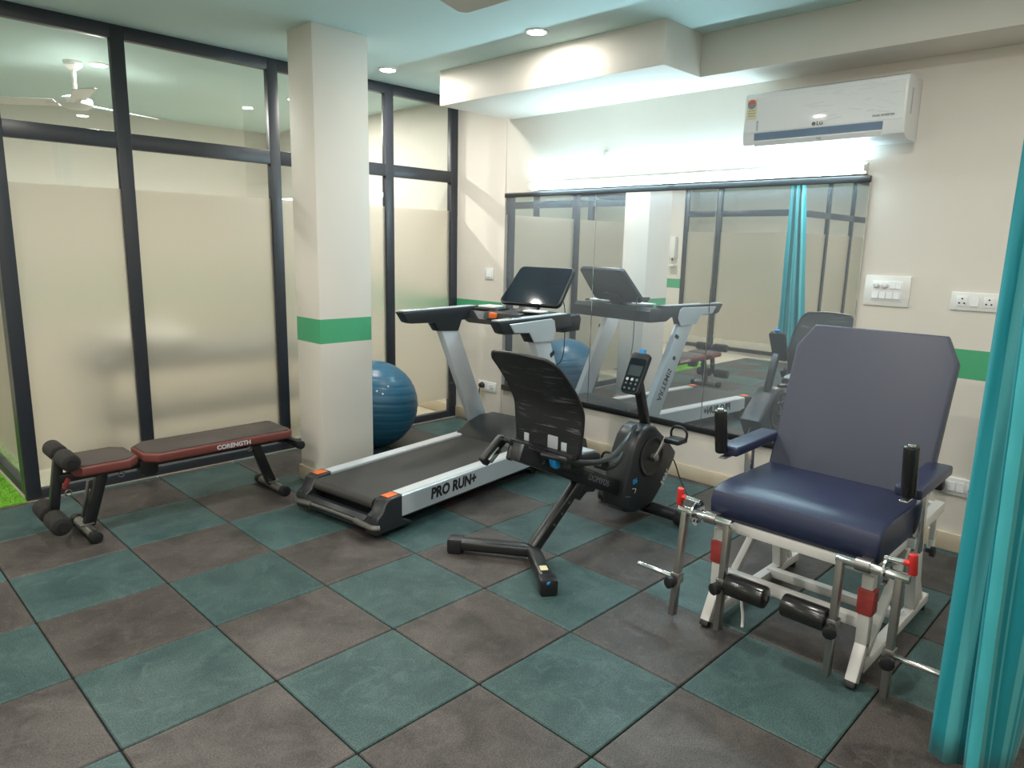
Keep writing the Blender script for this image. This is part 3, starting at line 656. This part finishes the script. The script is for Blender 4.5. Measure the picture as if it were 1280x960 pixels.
# ================================================================== RECUMBENT BIKE
YA = 0.05
bike = thing('recumbent_bike', 'black recumbent exercise bike with mesh backrest and blue knobs', 'exercise bike', (1.25, YA, 0))
obj('main_beam', M_blackp, bike, BAR((0.735, YA, 0.580), (1.56, YA, 0.205), 0.072, 0.088, 0.010, up=(0.4, 0, 1)))
obj('beam_track', M_steel, bike, BAR((0.78, YA - 0.0365, 0.597), (1.28, YA - 0.0365, 0.368), 0.003, 0.006))
obj('rear_post', M_blackp, bike, BAR((0.862, YA, 0.055), (1.245, YA, 0.360), 0.055, 0.062, 0.016, up=(-0.6, 0, 0.7), seg=3))
obj('post_gusset', M_blackp, bike, PRISM([(1.13, 0.275), (1.22, 0.36), (1.36, 0.295), (1.30, 0.255), (1.24, 0.268), (1.185, 0.235)], 'y', YA - 0.03, YA + 0.03, 0.006, 2))
for k in range(3): obj('bolt', M_steel, bike, CYL((0.99 + 0.055 * k, YA - 0.0275, 0.158 + 0.044 * k), (0.99 + 0.055 * k, YA - 0.031, 0.158 + 0.044 * k), 0.006, seg=10))
for (ex, ey, nm) in ((0.650, 0.395, 'rear_leg'), (0.660, -0.238, 'rear_leg')):
    j = V(0.862, YA + (0.01 if ey > 0 else -0.01), 0.050); e = V(ex, ey, 0.046); d = (e - j).normalized()
    lg = obj(nm, M_blackp, bike, BAR(j - d * 0.02, e, 0.070, 0.058, 0.020, seg=3))
    cp = obj('end_cap', M_black, lg, BAR(e - d * 0.055, e + d * 0.020, 0.082, 0.078, 0.012, seg=2)) 
    cp.data.transform(Matrix.Translation((0, 0, -0.0065)))
    if ey < 0:
        obj('blue_insert', M_blue, cp, BAR(e + d * 0.0185 + V(-0.016, 0, 0.020), e + d * 0.0185 + V(0.020, 0, 0.020), 0.006, 0.012, 0.002))
        obj('sticker', M_stick1, lg, BAR(e - d * 0.13 + V(0, 0, 0.0295), e - d * 0.085 + V(0, 0, 0.0295), 0.034, 0.0015))
# front stabiliser
fs = obj('front_stabiliser', M_blackp, bike, CYL((1.80, -0.235, 0.052), (1.80, 0.335, 0.052), 0.036, seg=20))
for yy in (-0.24, 0.285): obj('end_cap', M_black, fs, CYL((1.80, yy, 0.045), (1.80, yy + 0.055, 0.045), 0.0445, seg=20, bev=0.006))
obj('stabiliser_bracket', M_blackp, bike, B((1.70, YA - 0.05, 0.055), (1.83, YA + 0.05, 0.12), 0.01))
# drive housing
HY0, HY1 = -0.03, 0.125
hp = [(1.62, 0.070), (1.72, 0.066), (1.79, 0.083), (1.85, 0.132), (1.93, 0.215), (2.005, 0.315), (2.012, 0.350), (1.93, 0.425), (1.84, 0.492), (1.78, 0.540), (1.715, 0.556), (1.655, 0.540), (1.612, 0.500), (1.575, 0.430), (1.525, 0.280), (1.50, 0.180), (1.515, 0.120), (1.555, 0.085)]
hs = obj('drive_housing', M_char, bike, PRISM(hp, 'y', HY0, HY1, 0.022, 3))
for s, yf in ((-1, HY0), (1, HY1)):
    fl = lambda yy: [V(1.742 + 0.0, yy, 0.372)]
    obj('crank_ring', M_black, hs, LATHE([(0.0, 0.112), (0.006, 0.116), (0.010, 0.108), (0.008, 0.096), (0.003, 0.088), (0.003, 0.0)], (1.742, yf, 0.372), (0, s, 0), 40))
    ca = V(0.075, 0, 0.100).normalized() * (1 if s < 0 else -1)
    o = V(1.742, yf + s * 0.022, 0.372); e = o + ca * 0.125 + V(0, s * 0.016, 0)
    cr = obj('crank_arm', M_steel, bike, BAR(o - ca * 0.015, e, 0.014, 0.024, 0.004, up=(1, 0, 0)), CYL(o + V(0, -s * 0.02, 0), o + V(0, s * 0.016, 0), 0.022, bev=0.004))
    pc = e + V(0, s * 0.065, 0)
    pd = obj('pedal', M_black, bike, B((pc.x - 0.050, pc.y - 0.048, pc.z - 0.014), (pc.x + 0.050, pc.y + 0.048, pc.z + 0.014), 0.008), CYL(e, pc, 0.008, seg=10))
    obj('pedal_strap', M_black, pd, TUBE([pc + V(0.03, -0.046, 0.0), pc + V(0.03, -0.050, 0.045), pc + V(0.028, -0.02, 0.072), pc + V(0.028, 0.025, 0.070), pc + V(0.03, 0.048, 0.04), pc + V(0.03, 0.046, 0.0)], 0.007, 8))
obj('housing_seam', M_steel, hs, BAR((1.512, HY0 - 0.001, 0.190), (1.56, HY0 - 0.001, 0.178), 0.002, 0.004))
text('housing_lettering', 'seat', M_txtl, hs, (1.895, HY0, 0.222), V(0.62, 0, 0.72), V(-0.72, 0, 0.62), 0.062)
text('housing_badge', '06', M_blue, hs, (1.597, HY0, 0.258), V(1, 0, 0.12), (0, 0, 1), 0.042, bold=0.001)
obj('housing_mark', M_txtl, hs, BAR((1.575, HY0 - 0.0005, 0.222), (1.612, HY0 - 0.0005, 0.212), 0.001, 0.004), BAR((1.612, HY0 - 0.0005, 0.212), (1.600, HY0 - 0.0005, 0.190), 0.001, 0.004, up=(1, 0, 0)))
text('beam_lettering', 'DOMYOS', M_txtg, bike, (1.33, YA - 0.036, 0.312), V(0.825, 0, -0.375), V(0.375, 0, 0.825), 0.046)
# console on its mast
obj('mast', M_blackp, bike, BAR((1.785, 0.045, 0.52), (1.682, 0.042, 0.790), 0.050, 0.046, 0.012, up=(1, 0, 0), seg=2))
cb = V(1.590, 0.042, 0.742); cd = V(0.105, 0, 0.205).normalized(); cn = V(-cd.z, 0, cd.x)
def on_con(pts, off): return [cb + V(0, 1, 0) * p[0] + cd * p[1] + cn * off for p in pts]
cs = obj('console', M_char, bike, SLAB(on_con(rrect(0.056, 0.060, 0.236, 0.022), -0.026), cn, 0.030, 0.006, 2))
obj('console_face', M_gloss, cs, SLAB(on_con([(p[0], p[1] + 0.006) for p in rrect(0.050, 0.054, 0.195, 0.018)], 0.0035), cn, 0.002, 0.0006, 1))
obj('display', M_lcd, cs, SLAB(on_con([(-0.040, 0.100), (0.040, 0.100), (0.042, 0.160), (-0.042, 0.160)], 0.0054), cn, 0.0008))
for r_, n_ in ((0.078, 3), (0.054, 3), (0.026, 3)):
    for k in range(n_):
        c = on_con([((k - 1) * 0.031, r_)], 0.0054)[0]
        obj('button', M_txtl if (r_ > 0.07 and k > 0) else M_txtg, cs, CYL(c, c + cn * 0.0022, 0.0085 if r_ > 0.07 else 0.006, seg=14))
obj('device_clip', M_blue, cs, SLAB(on_con([(-0.020, 0.230), (0.020, 0.230), (0.018, 0.256), (-0.018, 0.256)], -0.014), cn, 0.018, 0.004, 2))
# seat
sq = [(0.93, 0.492), (0.94, 0.535), (1.02, 0.548), (1.13, 0.540), (1.165, 0.520), (1.165, 0.490), (1.14, 0.476), (0.95, 0.476)]
obj('seat', M_black, bike, PRISM(sq, 'y', YA - 0.165, YA + 0.165, 0.014, 3))
obj('seat_cover', M_seat, bike, PRISM([(0.95, 0.540), (1.02, 0.5525), (1.125, 0.5445), (1.152, 0.530), (1.148, 0.522), (0.95, 0.530)], 'y', YA - 0.152, YA + 0.152, 0.003, 1))
obj('seat_carriage', M_black, bike, PRISM([(0.86, 0.50), (0.90, 0.555), (1.02, 0.50), (1.10, 0.48), (1.20, 0.40), (1.16, 0.375)], 'y', YA - 0.055, YA + 0.055, 0.008, 2))
kn = obj('seat_knob', M_blue, bike, LATHE([(0, 0), (0, 0.014), (0.018, 0.016), (0.022, 0.030), (0.046, 0.033), (0.052, 0.026), (0.054, 0)], (0.915, YA - 0.052, 0.512), (0, -1, 0), 12), sharp=50)
# backrest: curved sheet of mesh on a tube frame
def back_prof(t):
    z = 0.548 + t * 0.475
    x = 0.955 - 0.012 * t - 0.205 * max(0.0, (t - 0.40) / 0.60) ** 1.45
    return x, z
def back_fn(a, t):
    x, z = back_prof(t); hw = 0.197 + 0.018 * math.sin(t * 3.0)
    if t > 0.93: hw -= 0.030 * ((t - 0.93) / 0.07) ** 2
    yy = (2 * a - 1)
    return V(x - 0.022 * (1 - yy * yy), YA + yy * hw, z + 0.012 * (1 - yy * yy) * t)
obj('backrest', M_mesh, bike, GRID(back_fn, 16, 24, 0.006), sharp=60)
edge = [back_fn(0, k / 14) for k in range(15)] + [back_fn(k / 8, 1) for k in range(1, 8)] + [back_fn(1, 1 - k / 14) for k in range(15)] + [back_fn(1 - k / 8, 0) for k in range(1, 8)]
edge.append(edge[0])
obj('backrest_frame', M_black, bike, TUBE(edge, 0.0085, 8, n=2))
bw = back_fn(0.36, 0.10)
obj('lumbar_plate', M_seat, bike, B((bw.x - 0.012, bw.y - 0.032, 0.566), (bw.x - 0.005, bw.y + 0.032, 0.632), 0.004))
for yy in (-0.12, 0.12):
    q = back_fn(0.5 + yy / 0.40, 0.05)
    obj('mesh_window', M_greyl, bike, B((q.x - 0.012, q.y - 0.016, 0.562), (q.x - 0.005, q.y + 0.016, 0.610), 0.003))
obj('backrest_mount', M_black, bike, BAR((0.915, YA - 0.20, 0.556), (0.915, YA + 0.20, 0.556), 0.040, 0.030, 0.006), B((0.86, YA - 0.05, 0.50), (0.94, YA + 0.05, 0.57), 0.008))
# hand grips either side of the seat
for s in (-1, 1):
    y0 = YA + s * 0.235
    g = obj('side_handle', M_blackp, bike, TUBE([(0.905, YA + s * 0.10, 0.545), (0.91, y0, 0.552), (0.88, y0 + s * 0.02, 0.548)] if s > 0 else
            [(0.84, -0.01, 0.560), (0.89, -0.10, 0.545), (0.97, -0.145, 0.522), (1.137, -0.138, 0.492), (1.294, -0.10, 0.488), (1.42, -0.062, 0.505), (1.55, -0.02, 0.545), (1.64, 0.02, 0.55)], 0.0145, 10))
    if s > 0:
        obj('hand_grip', M_black, g, BAR((0.915, y0 + 0.03, 0.560), (0.785, y0 + 0.045, 0.448), 0.046, 0.056, 0.014, seg=3)); obj('pulse_plate', M_chrome, g, BAR((0.868, y0 + 0.020, 0.515), (0.806, y0 + 0.028, 0.458), 0.046, 0.030, 0.004))
        obj('hand_grip', M_black, g, BAR((0.935, y0 - 0.02, 0.53), (0.90, y0 - 0.03, 0.455), 0.034, 0.04, 0.012, seg=3))
    else:
        obj('hand_grip', M_black, g, TUBE([(1.20, -0.115, 0.452), (1.27, -0.10, 0.438), (1.34, -0.085, 0.446), (1.39, -0.07, 0.468)], 0.023, 10))
obj('power_cord', M_black, bike, TUBE([(2.0, 0.03, 0.31), (2.07, 0.02, 0.27), (2.09, -0.02, 0.16), (2.08, -0.10, 0.06), (2.06, -0.20, 0.008), (2.12, -0.36, 0.006), (2.40, -0.6, 0.006)], 0.004, 6))

# ================================================================== WEIGHT BENCH
YC = 1.835
bn = thing('sit_up_bench', 'folding sit-up bench with black and maroon pads along the glass partition', 'bench', (-0.1, YC, 0))
def pad(name, x0, x1, ch0, ch1, parent=bn, z0=0.345, z1=0.402, hw=0.150):
    def outline(e):
        a0, a1 = x0 + e, x1 - e; h = hw - e
        return [(a0 + ch0, YC - h), (a1 - ch1, YC - h), (a1, YC - h + ch1), (a1, YC + h - ch1), (a1 - ch1, YC + h), (a0 + ch0, YC + h), (a0, YC + h - ch0), (a0, YC - h + ch0)]
    o = obj(name, M_padside, parent, PRISM(outline(0.0), 'z', z0, z1 - 0.006, 0.012, 3))
    obj('pad_top', M_padtop, o, PRISM(outline(0.010), 'z', z1 - 0.010, z1, 0.006, 2))
    return o
pad('seat_pad', -0.655, -0.355, 0.03, 0.055)
bp_ = pad('back_pad', -0.330, 0.500, 0.06, 0.02)
text('pad_lettering', 'CORENGTH', M_txtl, bp_, (0.135, YC - 0.150, 0.369), (1, 0, 0), (0, 0, 1), 0.034, bold=0.0012, sx=1.05)
obj('front_rail', M_blackp, bn, BAR((-0.70, YC, 0.318), (-0.30, YC, 0.322), 0.045, 0.045, 0.006))
obj('back_rail', M_blackp, bn, BAR((-0.30, YC, 0.318), (0.47, YC, 0.318), 0.050, 0.040, 0.006))
obj('pivot_bracket', M_blackp, bn, PRISM([(-0.335, 0.345), (-0.235, 0.345), (-0.24, 0.27), (-0.255, 0.252), (-0.305, 0.252), (-0.325, 0.27)], 'y', YC - 0.042, YC + 0.042, 0.006, 2))
for nm, tx, bx_, fx in (('front_leg', -0.505, -0.585, -0.598), ('rear_leg', 0.325, 0.420, 0.425)):
    lg = obj(nm, M_blackp, bn, BAR((bx_, YC, 0.045), (tx, YC, 0.305), 0.045, 0.055, 0.006, up=(1, 0, 0)))
    ft = obj('foot_tube', M_steel, lg, CYL((fx, YC - 0.150, 0.030), (fx, YC + 0.150, 0.030), 0.0255, seg=20))
    for yy in (YC - 0.180, YC + 0.135): obj('foot_cap', M_black, ft, CYL((fx, yy, 0.031), (fx, yy + 0.045, 0.031), 0.031, seg=20, bev=0.005))
    obj('weld_plate', M_steel, lg, B((fx - 0.035, YC - 0.028, 0.050), (fx + 0.035, YC + 0.028, 0.060), 0.004))
obj('support_strut', M_steel, bn, BAR((-0.600, YC + 0.03, 0.08), (-0.560, YC + 0.03, 0.27), 0.008, 0.018, 0.002, up=(1, 0, 0)))
obj('roller_post', M_blackp, bn, BAR((-0.735, YC, 0.135), (-0.690, YC, 0.425), 0.040, 0.045, 0.006, up=(1, 0, 0)))
obj('lock_pin', M_redsleeve, bn, BAR((-0.685, YC - 0.03, 0.27), (-0.660, YC - 0.03, 0.32), 0.018, 0.022, 0.005, up=(1, 0, 0)))
for px_, pz_ in ((-0.667, 0.245), (-0.42, 0.288), (0.28, 0.292)):
    obj('pin_ring', M_steel, bn, TUBE([(px_ + 0.014 * math.cos(a * math.pi / 5), YC - 0.028, pz_ + 0.014 * math.sin(a * math.pi / 5)) for a in range(11)], 0.0035, 6, n=2))
for nm, rx, rz, rr in (('upper_roller', -0.676, 0.435, 0.043), ('lower_roller', -0.742, 0.130, 0.047)):
    ax_ = obj('roller_axle', M_blackp, bn, CYL((rx, YC - 0.19, rz), (rx, YC + 0.19, rz), 0.014, seg=14))
    for ya, yb in ((YC - 0.188, YC - 0.028), (YC + 0.028, YC + 0.188)):
        fo = obj('foam_roller', M_foam, ax_, CYL((rx, ya, rz), (rx, yb, rz), rr, seg=26, bev=0.014))
    obj('axle_cap', M_black, ax_, CYL((rx, YC - 0.192, rz), (rx, YC - 0.186, rz), 0.020, seg=18))
obj('end_bar', M_blackp, bn, BAR((0.44, YC, 0.315), (0.545, YC, 0.295), 0.030, 0.030, 0.004)); obj('end_roller', M_black, bn, CYL((0.545, YC - 0.16, 0.292), (0.545, YC + 0.10, 0.292), 0.026, seg=20, bev=0.004))

# ================================================================== QUADRICEPS CHAIR
CY = -1.137; FL, FR = -0.855, -1.425
ch = thing('quadriceps_chair', 'navy leatherette quadriceps exercise chair with white frame and padded leg levers', 'exercise chair', (1.4, CY, 0))
seat = [(0.985, 0.458), (0.962, 0.480), (0.955, 0.530), (0.972, 0.570), (1.010, 0.588), (1.10, 0.592), (1.50, 0.584), (1.50, 0.458)]
obj('seat', M_navy, ch, PRISM(seat, 'y', CY - 0.318, CY + 0.318, 0.012, 3), sharp=40)
bb = V(1.462, CY, 0.560); bdv = V(0.232, 0, 0.632).normalized(); bnv = V(-bdv.z, 0, bdv.x)
def on_back(pts, off): return [bb + V(0, 1, 0) * p[0] + bdv * p[1] + bnv * off for p in pts]
HB = 0.678
obj('backrest', M_navyb, ch, SLAB(on_back([(-0.318, 0), (0.318, 0), (0.322, HB - 0.105), (0.262, HB), (-0.268, HB), (-0.322, HB - 0.105)], -0.058), bnv, 0.058, 0.012, 3))
obj('back_board', M_black, ch, SLAB(on_back([(-0.29, 0.02), (0.29, 0.02), (0.29, HB - 0.12), (0.24, HB - 0.03), (-0.24, HB - 0.03), (-0.29, HB - 0.12)], -0.070), bnv, 0.0115))
for s in (-1, 1): obj('back_tube', M_wmetal, ch, BAR(on_back([(s * 0.2, -0.12)], -0.085)[0], on_back([(s * 0.2, HB - 0.16)], -0.085)[0], 0.03, 0.03, 0.003, up=(1, 0, 0)))
for yy in (FL, FR):
    sg = 1 if yy == FL else -1
    obj('side_rail', M_wmetal, ch, BAR((0.985, yy, 0.432), (1.86, yy, 0.445), 0.040, 0.046, 0.004))
    obj('base_rail', M_wmetal, ch, BAR((1.00, yy, 0.055), (1.80, yy, 0.042), 0.040, 0.040, 0.004))
    fl_ = obj('front_leg', M_wmetal, ch, BAR((1.005, yy, 0.135), (1.000, yy, 0.412), 0.040, 0.044, 0.004, up=(1, 0, 0)), BAR((0.938, yy, 0.022), (1.008, yy, 0.150), 0.040, 0.044, 0.004, up=(1, 0, 0)))
    obj('foot_plug', M_black, fl_, BAR((0.928, yy, 0.004), (0.942, yy, 0.030), 0.036, 0.040, 0.003, up=(1, 0, 0)))
    obj('red_sleeve', M_redsleeve, fl_, BAR((1.0035, yy, 0.262), (1.0015, yy, 0.362), 0.056, 0.058, 0.008, up=(1, 0, 0)))
    obj('rear_post', M_wmetal, ch, BAR((1.62, yy, 0.06), (1.535, yy, 0.425), 0.040, 0.075, 0.004, up=(1, 0, 0)))
    obj('diagonal_brace', M_wmetal, ch, BAR((1.05, yy + sg * -0.001, 0.085), (1.45, yy + sg * -0.001, 0.415), 0.030, 0.035, 0.003, up=(1, 0, 0)))
    obj('rear_strut', M_wmetal, ch, BAR((1.72, yy, 0.06), (1.58, yy, 0.25), 0.030, 0.025, 0.003, up=(1, 0, 0)))
    obj('rear_foot', M_black, ch, CYL((1.76, yy, 0.0), (1.76, yy, 0.028), 0.020, seg=14))
    obj('hanging_foot', M_wmetal, ch, BAR((1.80, yy, 0.30), (1.80, yy, 0.425), 0.022, 0.022, 0.002), CYL((1.80, yy, 0.27), (1.80, yy, 0.305), 0.015, seg=12)); obj('star_knob', M_black, ch, LATHE([(0, 0), (0, 0.008), (0.018, 0.009), (0.020, 0.022), (0.036, 0.022), (0.038, 0)], (1.62, yy - sg * 0.020 * -1, 0.32), (0, sg, 0), 10))
    # arm rests
    ay = CY + (0.352 if sg > 0 else -0.336)
    obj('arm_post', M_chrome, ch, BAR((1.365, ay, 0.40), (1.345, ay, 0.672), 0.032, 0.032, 0.003, up=(1, 0, 0)))
    obj('arm_bracket', M_wmetal, ch, B((1.335, min(ay, yy), 0.415), (1.39, max(ay, yy), 0.455), 0.003))
    obj('arm_rest', M_navy, ch, BAR((1.135, ay, 0.690), (1.545, ay, 0.695), 0.090, 0.040, 0.010, seg=3))
    gp = obj('hand_grip', M_vinylroll, ch, CYL((1.105, ay + sg * 0.01, 0.690), (1.070, ay + sg * 0.01, 0.872), 0.0255, seg=20, bev=0.004))
    obj('grip_end', M_chrome, gp, CYL((1.0705, ay + sg * 0.01, 0.870), (1.069, ay + sg * 0.01, 0.880), 0.013, seg=16, bev=0.003))
    obj('grip_bracket', M_chrome, ch, B((1.09, ay - 0.014, 0.664), (1.36, ay + 0.014, 0.672), 0.002))
obj('front_rail', M_wmetal, ch, B((0.975, FR, 0.415), (1.012, FL, 0.455), 0.003))
obj('rear_cross_rail', M_wmetal, ch, B((1.80, FR, 0.425), (1.84, FL, 0.465), 0.003))
obj('cross_bar', M_wmetal, ch, B((1.060, FR, 0.165), (1.100, FL, 0.205), 0.003))
obj('cross_bar', M_wmetal, ch, B((1.480, FR, 0.040), (1.520, FL, 0.078), 0.003))
for sg in (1, -1):
    xi = 0.918; yi, yo = CY + sg * 0.212, CY + sg * 0.400
    lean = 0.050 if sg > 0 else 0.0; leani = 0.020 if sg > 0 else 0.012
    ax_ = obj('lever_axle', M_chrome, ch, CYL((xi, yi - sg * 0.015, 0.470), (xi, yo + sg * 0.03, 0.470), 0.0175, seg=20, bev=0.003))
    obj('bearing', M_steel, ax_, CYL((xi, CY + sg * 0.262, 0.470), (xi, CY + sg * 0.310, 0.470), 0.023, seg=20), B((xi, CY + sg * 0.286 - 0.02, 0.455), (1.0, CY + sg * 0.286 + 0.02, 0.485), 0.003))
    for (yv, nm, ln) in ((yi, 'inner_lever', leani), (yo, 'outer_lever', lean)):
        lv = obj(nm, M_steel, ch, BAR((xi, yv, 0.470), (xi - ln, yv, 0.030), 0.024, 0.034, 0.003, up=(1, 0, 0)))
        zc = 0.225 if nm == 'inner_lever' else 0.190
        xc = xi - ln * (0.470 - zc) / 0.44
        obj('clamp', M_steel, lv, B((xc - 0.023, yv - 0.018, zc - 0.022), (xc + 0.023, yv + 0.018, zc + 0.022), 0.003))
        obj('star_knob', M_black, lv, LATHE([(0, 0), (0, 0.008), (0.012, 0.009), (0.014, 0.024), (0.034, 0.024), (0.037, 0.018), (0.037, 0)], (xc - 0.022, yv, zc - 0.012), (-1, sg * 0.3, 0), 10), sharp=50)
        if nm == 'inner_lever':
            rl = obj('leg_roller', M_vinylroll, ch, CYL((xc + 0.0, yv - sg * 0.018, zc + 0.005), (xc + 0.0, yv - sg * 0.180, zc + 0.005), 0.043, seg=28, bev=0.008))
            obj('roller_hub', M_steel, rl, CYL((xc, yv - sg * 0.1785, zc + 0.005), (xc, yv - sg * 0.182, zc + 0.005), 0.012, seg=14))
        else:
            obj('weight_rod', M_chrome, ch, CYL((xc, yv, zc - 0.004), (xc, yv + sg * 0.190, zc - 0.004), 0.0105, seg=16, bev=0.002))
    # ratchet and red handle
    rt = obj('ratchet', M_chrome, ch, LATHE([(0, 0), (0, 0.052), (0.006, 0.052), (0.006, 0)], (xi + 0.012, CY + sg * 0.352, 0.470), (0, sg, 0), 24))
    for k in range(8):
        a = k * math.pi / 4; obj('index_hole', M_black, rt, CYL((xi + 0.012 + 0.037 * math.cos(a), CY + sg * 0.3595, 0.470 + 0.037 * math.sin(a)), (xi + 0.012 + 0.037 * math.cos(a), CY + sg * 0.3505, 0.470 + 0.037 * math.sin(a)), 0.006, seg=8))
    obj('index_pin', M_chrome, ch, CYL((xi + 0.01, CY + sg * 0.345, 0.515), (xi + 0.005, CY + sg * 0.425, 0.522), 0.010, seg=14))
    obj('t_handle', M_red, ch, CYL((xi + 0.008, CY + sg * 0.435, 0.485), (xi + 0.002, CY + sg * 0.430, 0.558), 0.0135, seg=16, bev=0.005), CYL((xi + 0.006, CY + sg * 0.405, 0.521), (xi + 0.005, CY + sg * 0.430, 0.521), 0.011, seg=14))
obj('loose_strap', M_wmetal, ch, TUBE([(1.06, -0.93, 0.17), (1.05, -0.945, 0.10), (1.03, -0.965, 0.05), (1.0, -0.98, 0.02)], 0.006, 8))
bx_ = solo('plug_adapter', M_black, 'black adapter plugged in low on the wall behind the chair', 'adapter', B((XW - 0.065, -1.292, 0.322), (XW - 0.0128, -1.240, 0.376), 0.006), loc=V(XW - 0.013, -1.265, 0.346))

# ================================================================== CURTAINS
def curtain_panel(name, m, parent, bot, top, z0, z1, nu=90, nv=26, wob=0.0035, seed=1):
    """sheet whose plan outline runs along 'top' at z1 and 'bot' at z0 (x, y points)"""
    rnd = random.Random(seed)
    pb = smooth_path([(*p, 0) for p in bot], 8); pt = smooth_path([(*p, 0) for p in top], 8)
    def at(P, t):
        k = t * (len(P) - 1); i = min(int(k), len(P) - 2); return P[i].lerp(P[i + 1], k - i)
    ph = [rnd.uniform(0, 6.28) for _ in range(4)]
    bm = bmesh.new(); uvl = bm.loops.layers.uv.new('UVMap'); vs_ = []; arcs = [0.0]
    for i in range(1, nu + 1): arcs.append(arcs[-1] + (at(pt, i / nu) - at(pt, (i - 1) / nu)).length)
    for i in range(nu + 1):
        row = []
        for j in range(nv + 1):
            t = j / nv; p = at(pb, i / nu).lerp(at(pt, i / nu), t ** 0.85)
            wv = wob * (math.sin(t * 9 + ph[0] + i * 0.11) + 0.6 * math.sin(t * 17 + ph[1] - i * 0.2))
            row.append(bm.verts.new((p.x + wv, p.y + wv * 0.4, z0 + (z1 - z0) * t + 0.004 * math.sin(i * 0.13 + ph[2]) * (1 - t))))
        vs_.append(row)
    fs = []
    for i in range(nu):
        for j in range(nv):
            f = bm.faces.new((vs_[i][j], vs_[i + 1][j], vs_[i + 1][j + 1], vs_[i][j + 1])); fs.append(f)
            for l, (a, b_) in zip(f.loops, ((i, j), (i + 1, j), (i + 1, j + 1), (i, j + 1))): l[uvl].uv = (arcs[a], b_ / nv)
            f.smooth = True
    bm.transform(ROOTM[root_of(parent).name].inverted())
    me = bpy.data.meshes.new(name); bm.to_mesh(me); bm.free(); me.materials.append(m)
    o = bpy.data.objects.new(name, me); COL.objects.link(o); o.parent = parent
    md = o.modifiers.new('thickness', 'SOLIDIFY'); md.thickness = 0.0022
    return o
ct = thing('curtain', 'teal striped curtain hanging at the right edge beside the navy chair', 'curtain', (0.74, -1.85, 0.04))
curtain_panel('fabric', M_curt, ct, [(0.700, -1.726), (0.690, -1.738), (0.688, -1.764), (0.696, -1.791), (0.705, -1.816), (0.73, -1.846), (0.80, -1.866)],
              [(0.735, -1.726), (0.726, -1.738), (0.730, -1.761), (0.738, -1.786), (0.75, -1.816), (0.78, -1.846), (0.84, -1.856)], 0.045, 2.64, seed=2)
curtain_panel('front_fold', M_curt, ct, [(0.685, -1.822), (0.664, -1.828), (0.668, -1.852), (0.70, -1.868), (0.715, -1.888), (0.735, -1.906), (0.79, -1.921), (0.86, -1.916)],
              [(0.71, -1.761), (0.690, -1.766), (0.692, -1.791), (0.715, -1.816), (0.71, -1.866), (0.735, -1.926), (0.70, -2.006), (0.72, -2.106)], 0.035, 2.64, seed=4)
def hem_fn(a, t):
    z = 0.04 + t * 2.5; y = -1.832 + t * 0.062 - a * 0.030; x = 0.648 + 0.028 * t - 0.004 * math.sin(a * 3.14) + 0.0025 * math.sin(z * 31 + 2 * a) 
    return V(x, y, z)
obj('hem', mat('teal_curtain_hem', (0.055, 0.45, 0.51), 0.5, sheen=0.2), ct, GRID(hem_fn, 8, 90, 0.0015), sharp=70)
obj('track', M_whiteg, ct, B((0.70, -3.2, 2.655), (0.735, -1.66, ZC - 0.001), 0.003))
for k in range(9): obj('hook', M_whiteg, ct, B((0.712, -1.70 - k * 0.045, 2.60), (0.722, -1.694 - k * 0.045, 2.66)))
c2 = thing('curtain', 'teal curtain gathered by the far glass corner, seen in the mirror', 'curtain', (-2.75, 2.0, 0.04))
curtain_panel('fabric', M_curt, c2, [(-2.85, 1.62), (-2.78, 1.70), (-2.90, 1.77), (-2.80, 1.86), (-2.92, 1.93), (-2.80, 2.02)], [(-2.85, 1.86), (-2.80, 1.89), (-2.88, 1.92), (-2.80, 1.95), (-2.88, 1.98), (-2.80, 2.02)], 0.05, 2.64, seed=6)
obj('track', M_whiteg, c2, B((-2.86, -1.2, 2.655), (-2.82, 2.06, ZC - 0.001), 0.003))

# ================================================================== THINGS SEEN ONLY IN THE MIRROR OR THROUGH GLASS
ds = thing('soap_dispenser', 'white wall dispenser on the cream pier, seen in the mirror', 'dispenser', (XL + 0.03, 4.13, 1.25))
obj('body', M_white, ds, B((XL + 0.03, 4.08, 1.38), (XL + 0.12, 4.19, 1.72), 0.015)); obj('drip_tray', M_white, ds, B((XL + 0.03, 4.07, 1.25), (XL + 0.14, 4.20, 1.275), 0.005)); obj('nozzle', M_black, ds, CYL((XL + 0.08, 4.135, 1.34), (XL + 0.08, 4.135, 1.385), 0.012))
sh = thing('wall_shelf', 'small white bracket shelf on the end wall, seen in the mirror', 'shelf', (XE, 1.7, 1.3))
obj('board', M_white, sh, B((XE, 1.25, 1.40), (XE + 0.22, 2.0, 1.42), 0.003)); 
for yy in (1.4, 1.85): obj('bracket', M_steel, sh, PRISM([(XE, 1.40), (XE + 0.16, 1.40), (XE, 1.24)], 'y', yy, yy + 0.01))
cbn = thing('treatment_couch', 'dark treatment couch blurred behind the frosted glass', 'couch', (0.45, 3.35, 0))
obj('mattress', M_door, cbn, B((-0.15, 3.05, 0.60), (1.55, 3.65, 0.70), 0.03, 3))
for xx in (-0.08, 1.48):
    for yy in (3.10, 3.60): obj('leg', M_steel, cbn, CYL((xx, yy, 0), (xx, yy, 0.61), 0.022))
obj('under_shelf', M_door, cbn, B((-0.08, 3.08, 0.22), (1.48, 3.62, 0.25), 0.004))
solo('pillow', M_paper, 'white pillow blurred on the couch behind the frosted glass', 'pillow', B((0.0, 3.12, 0.702), (0.55, 3.55, 0.84), 0.06, 4), loc=V(0.27, 3.33, 0.702))
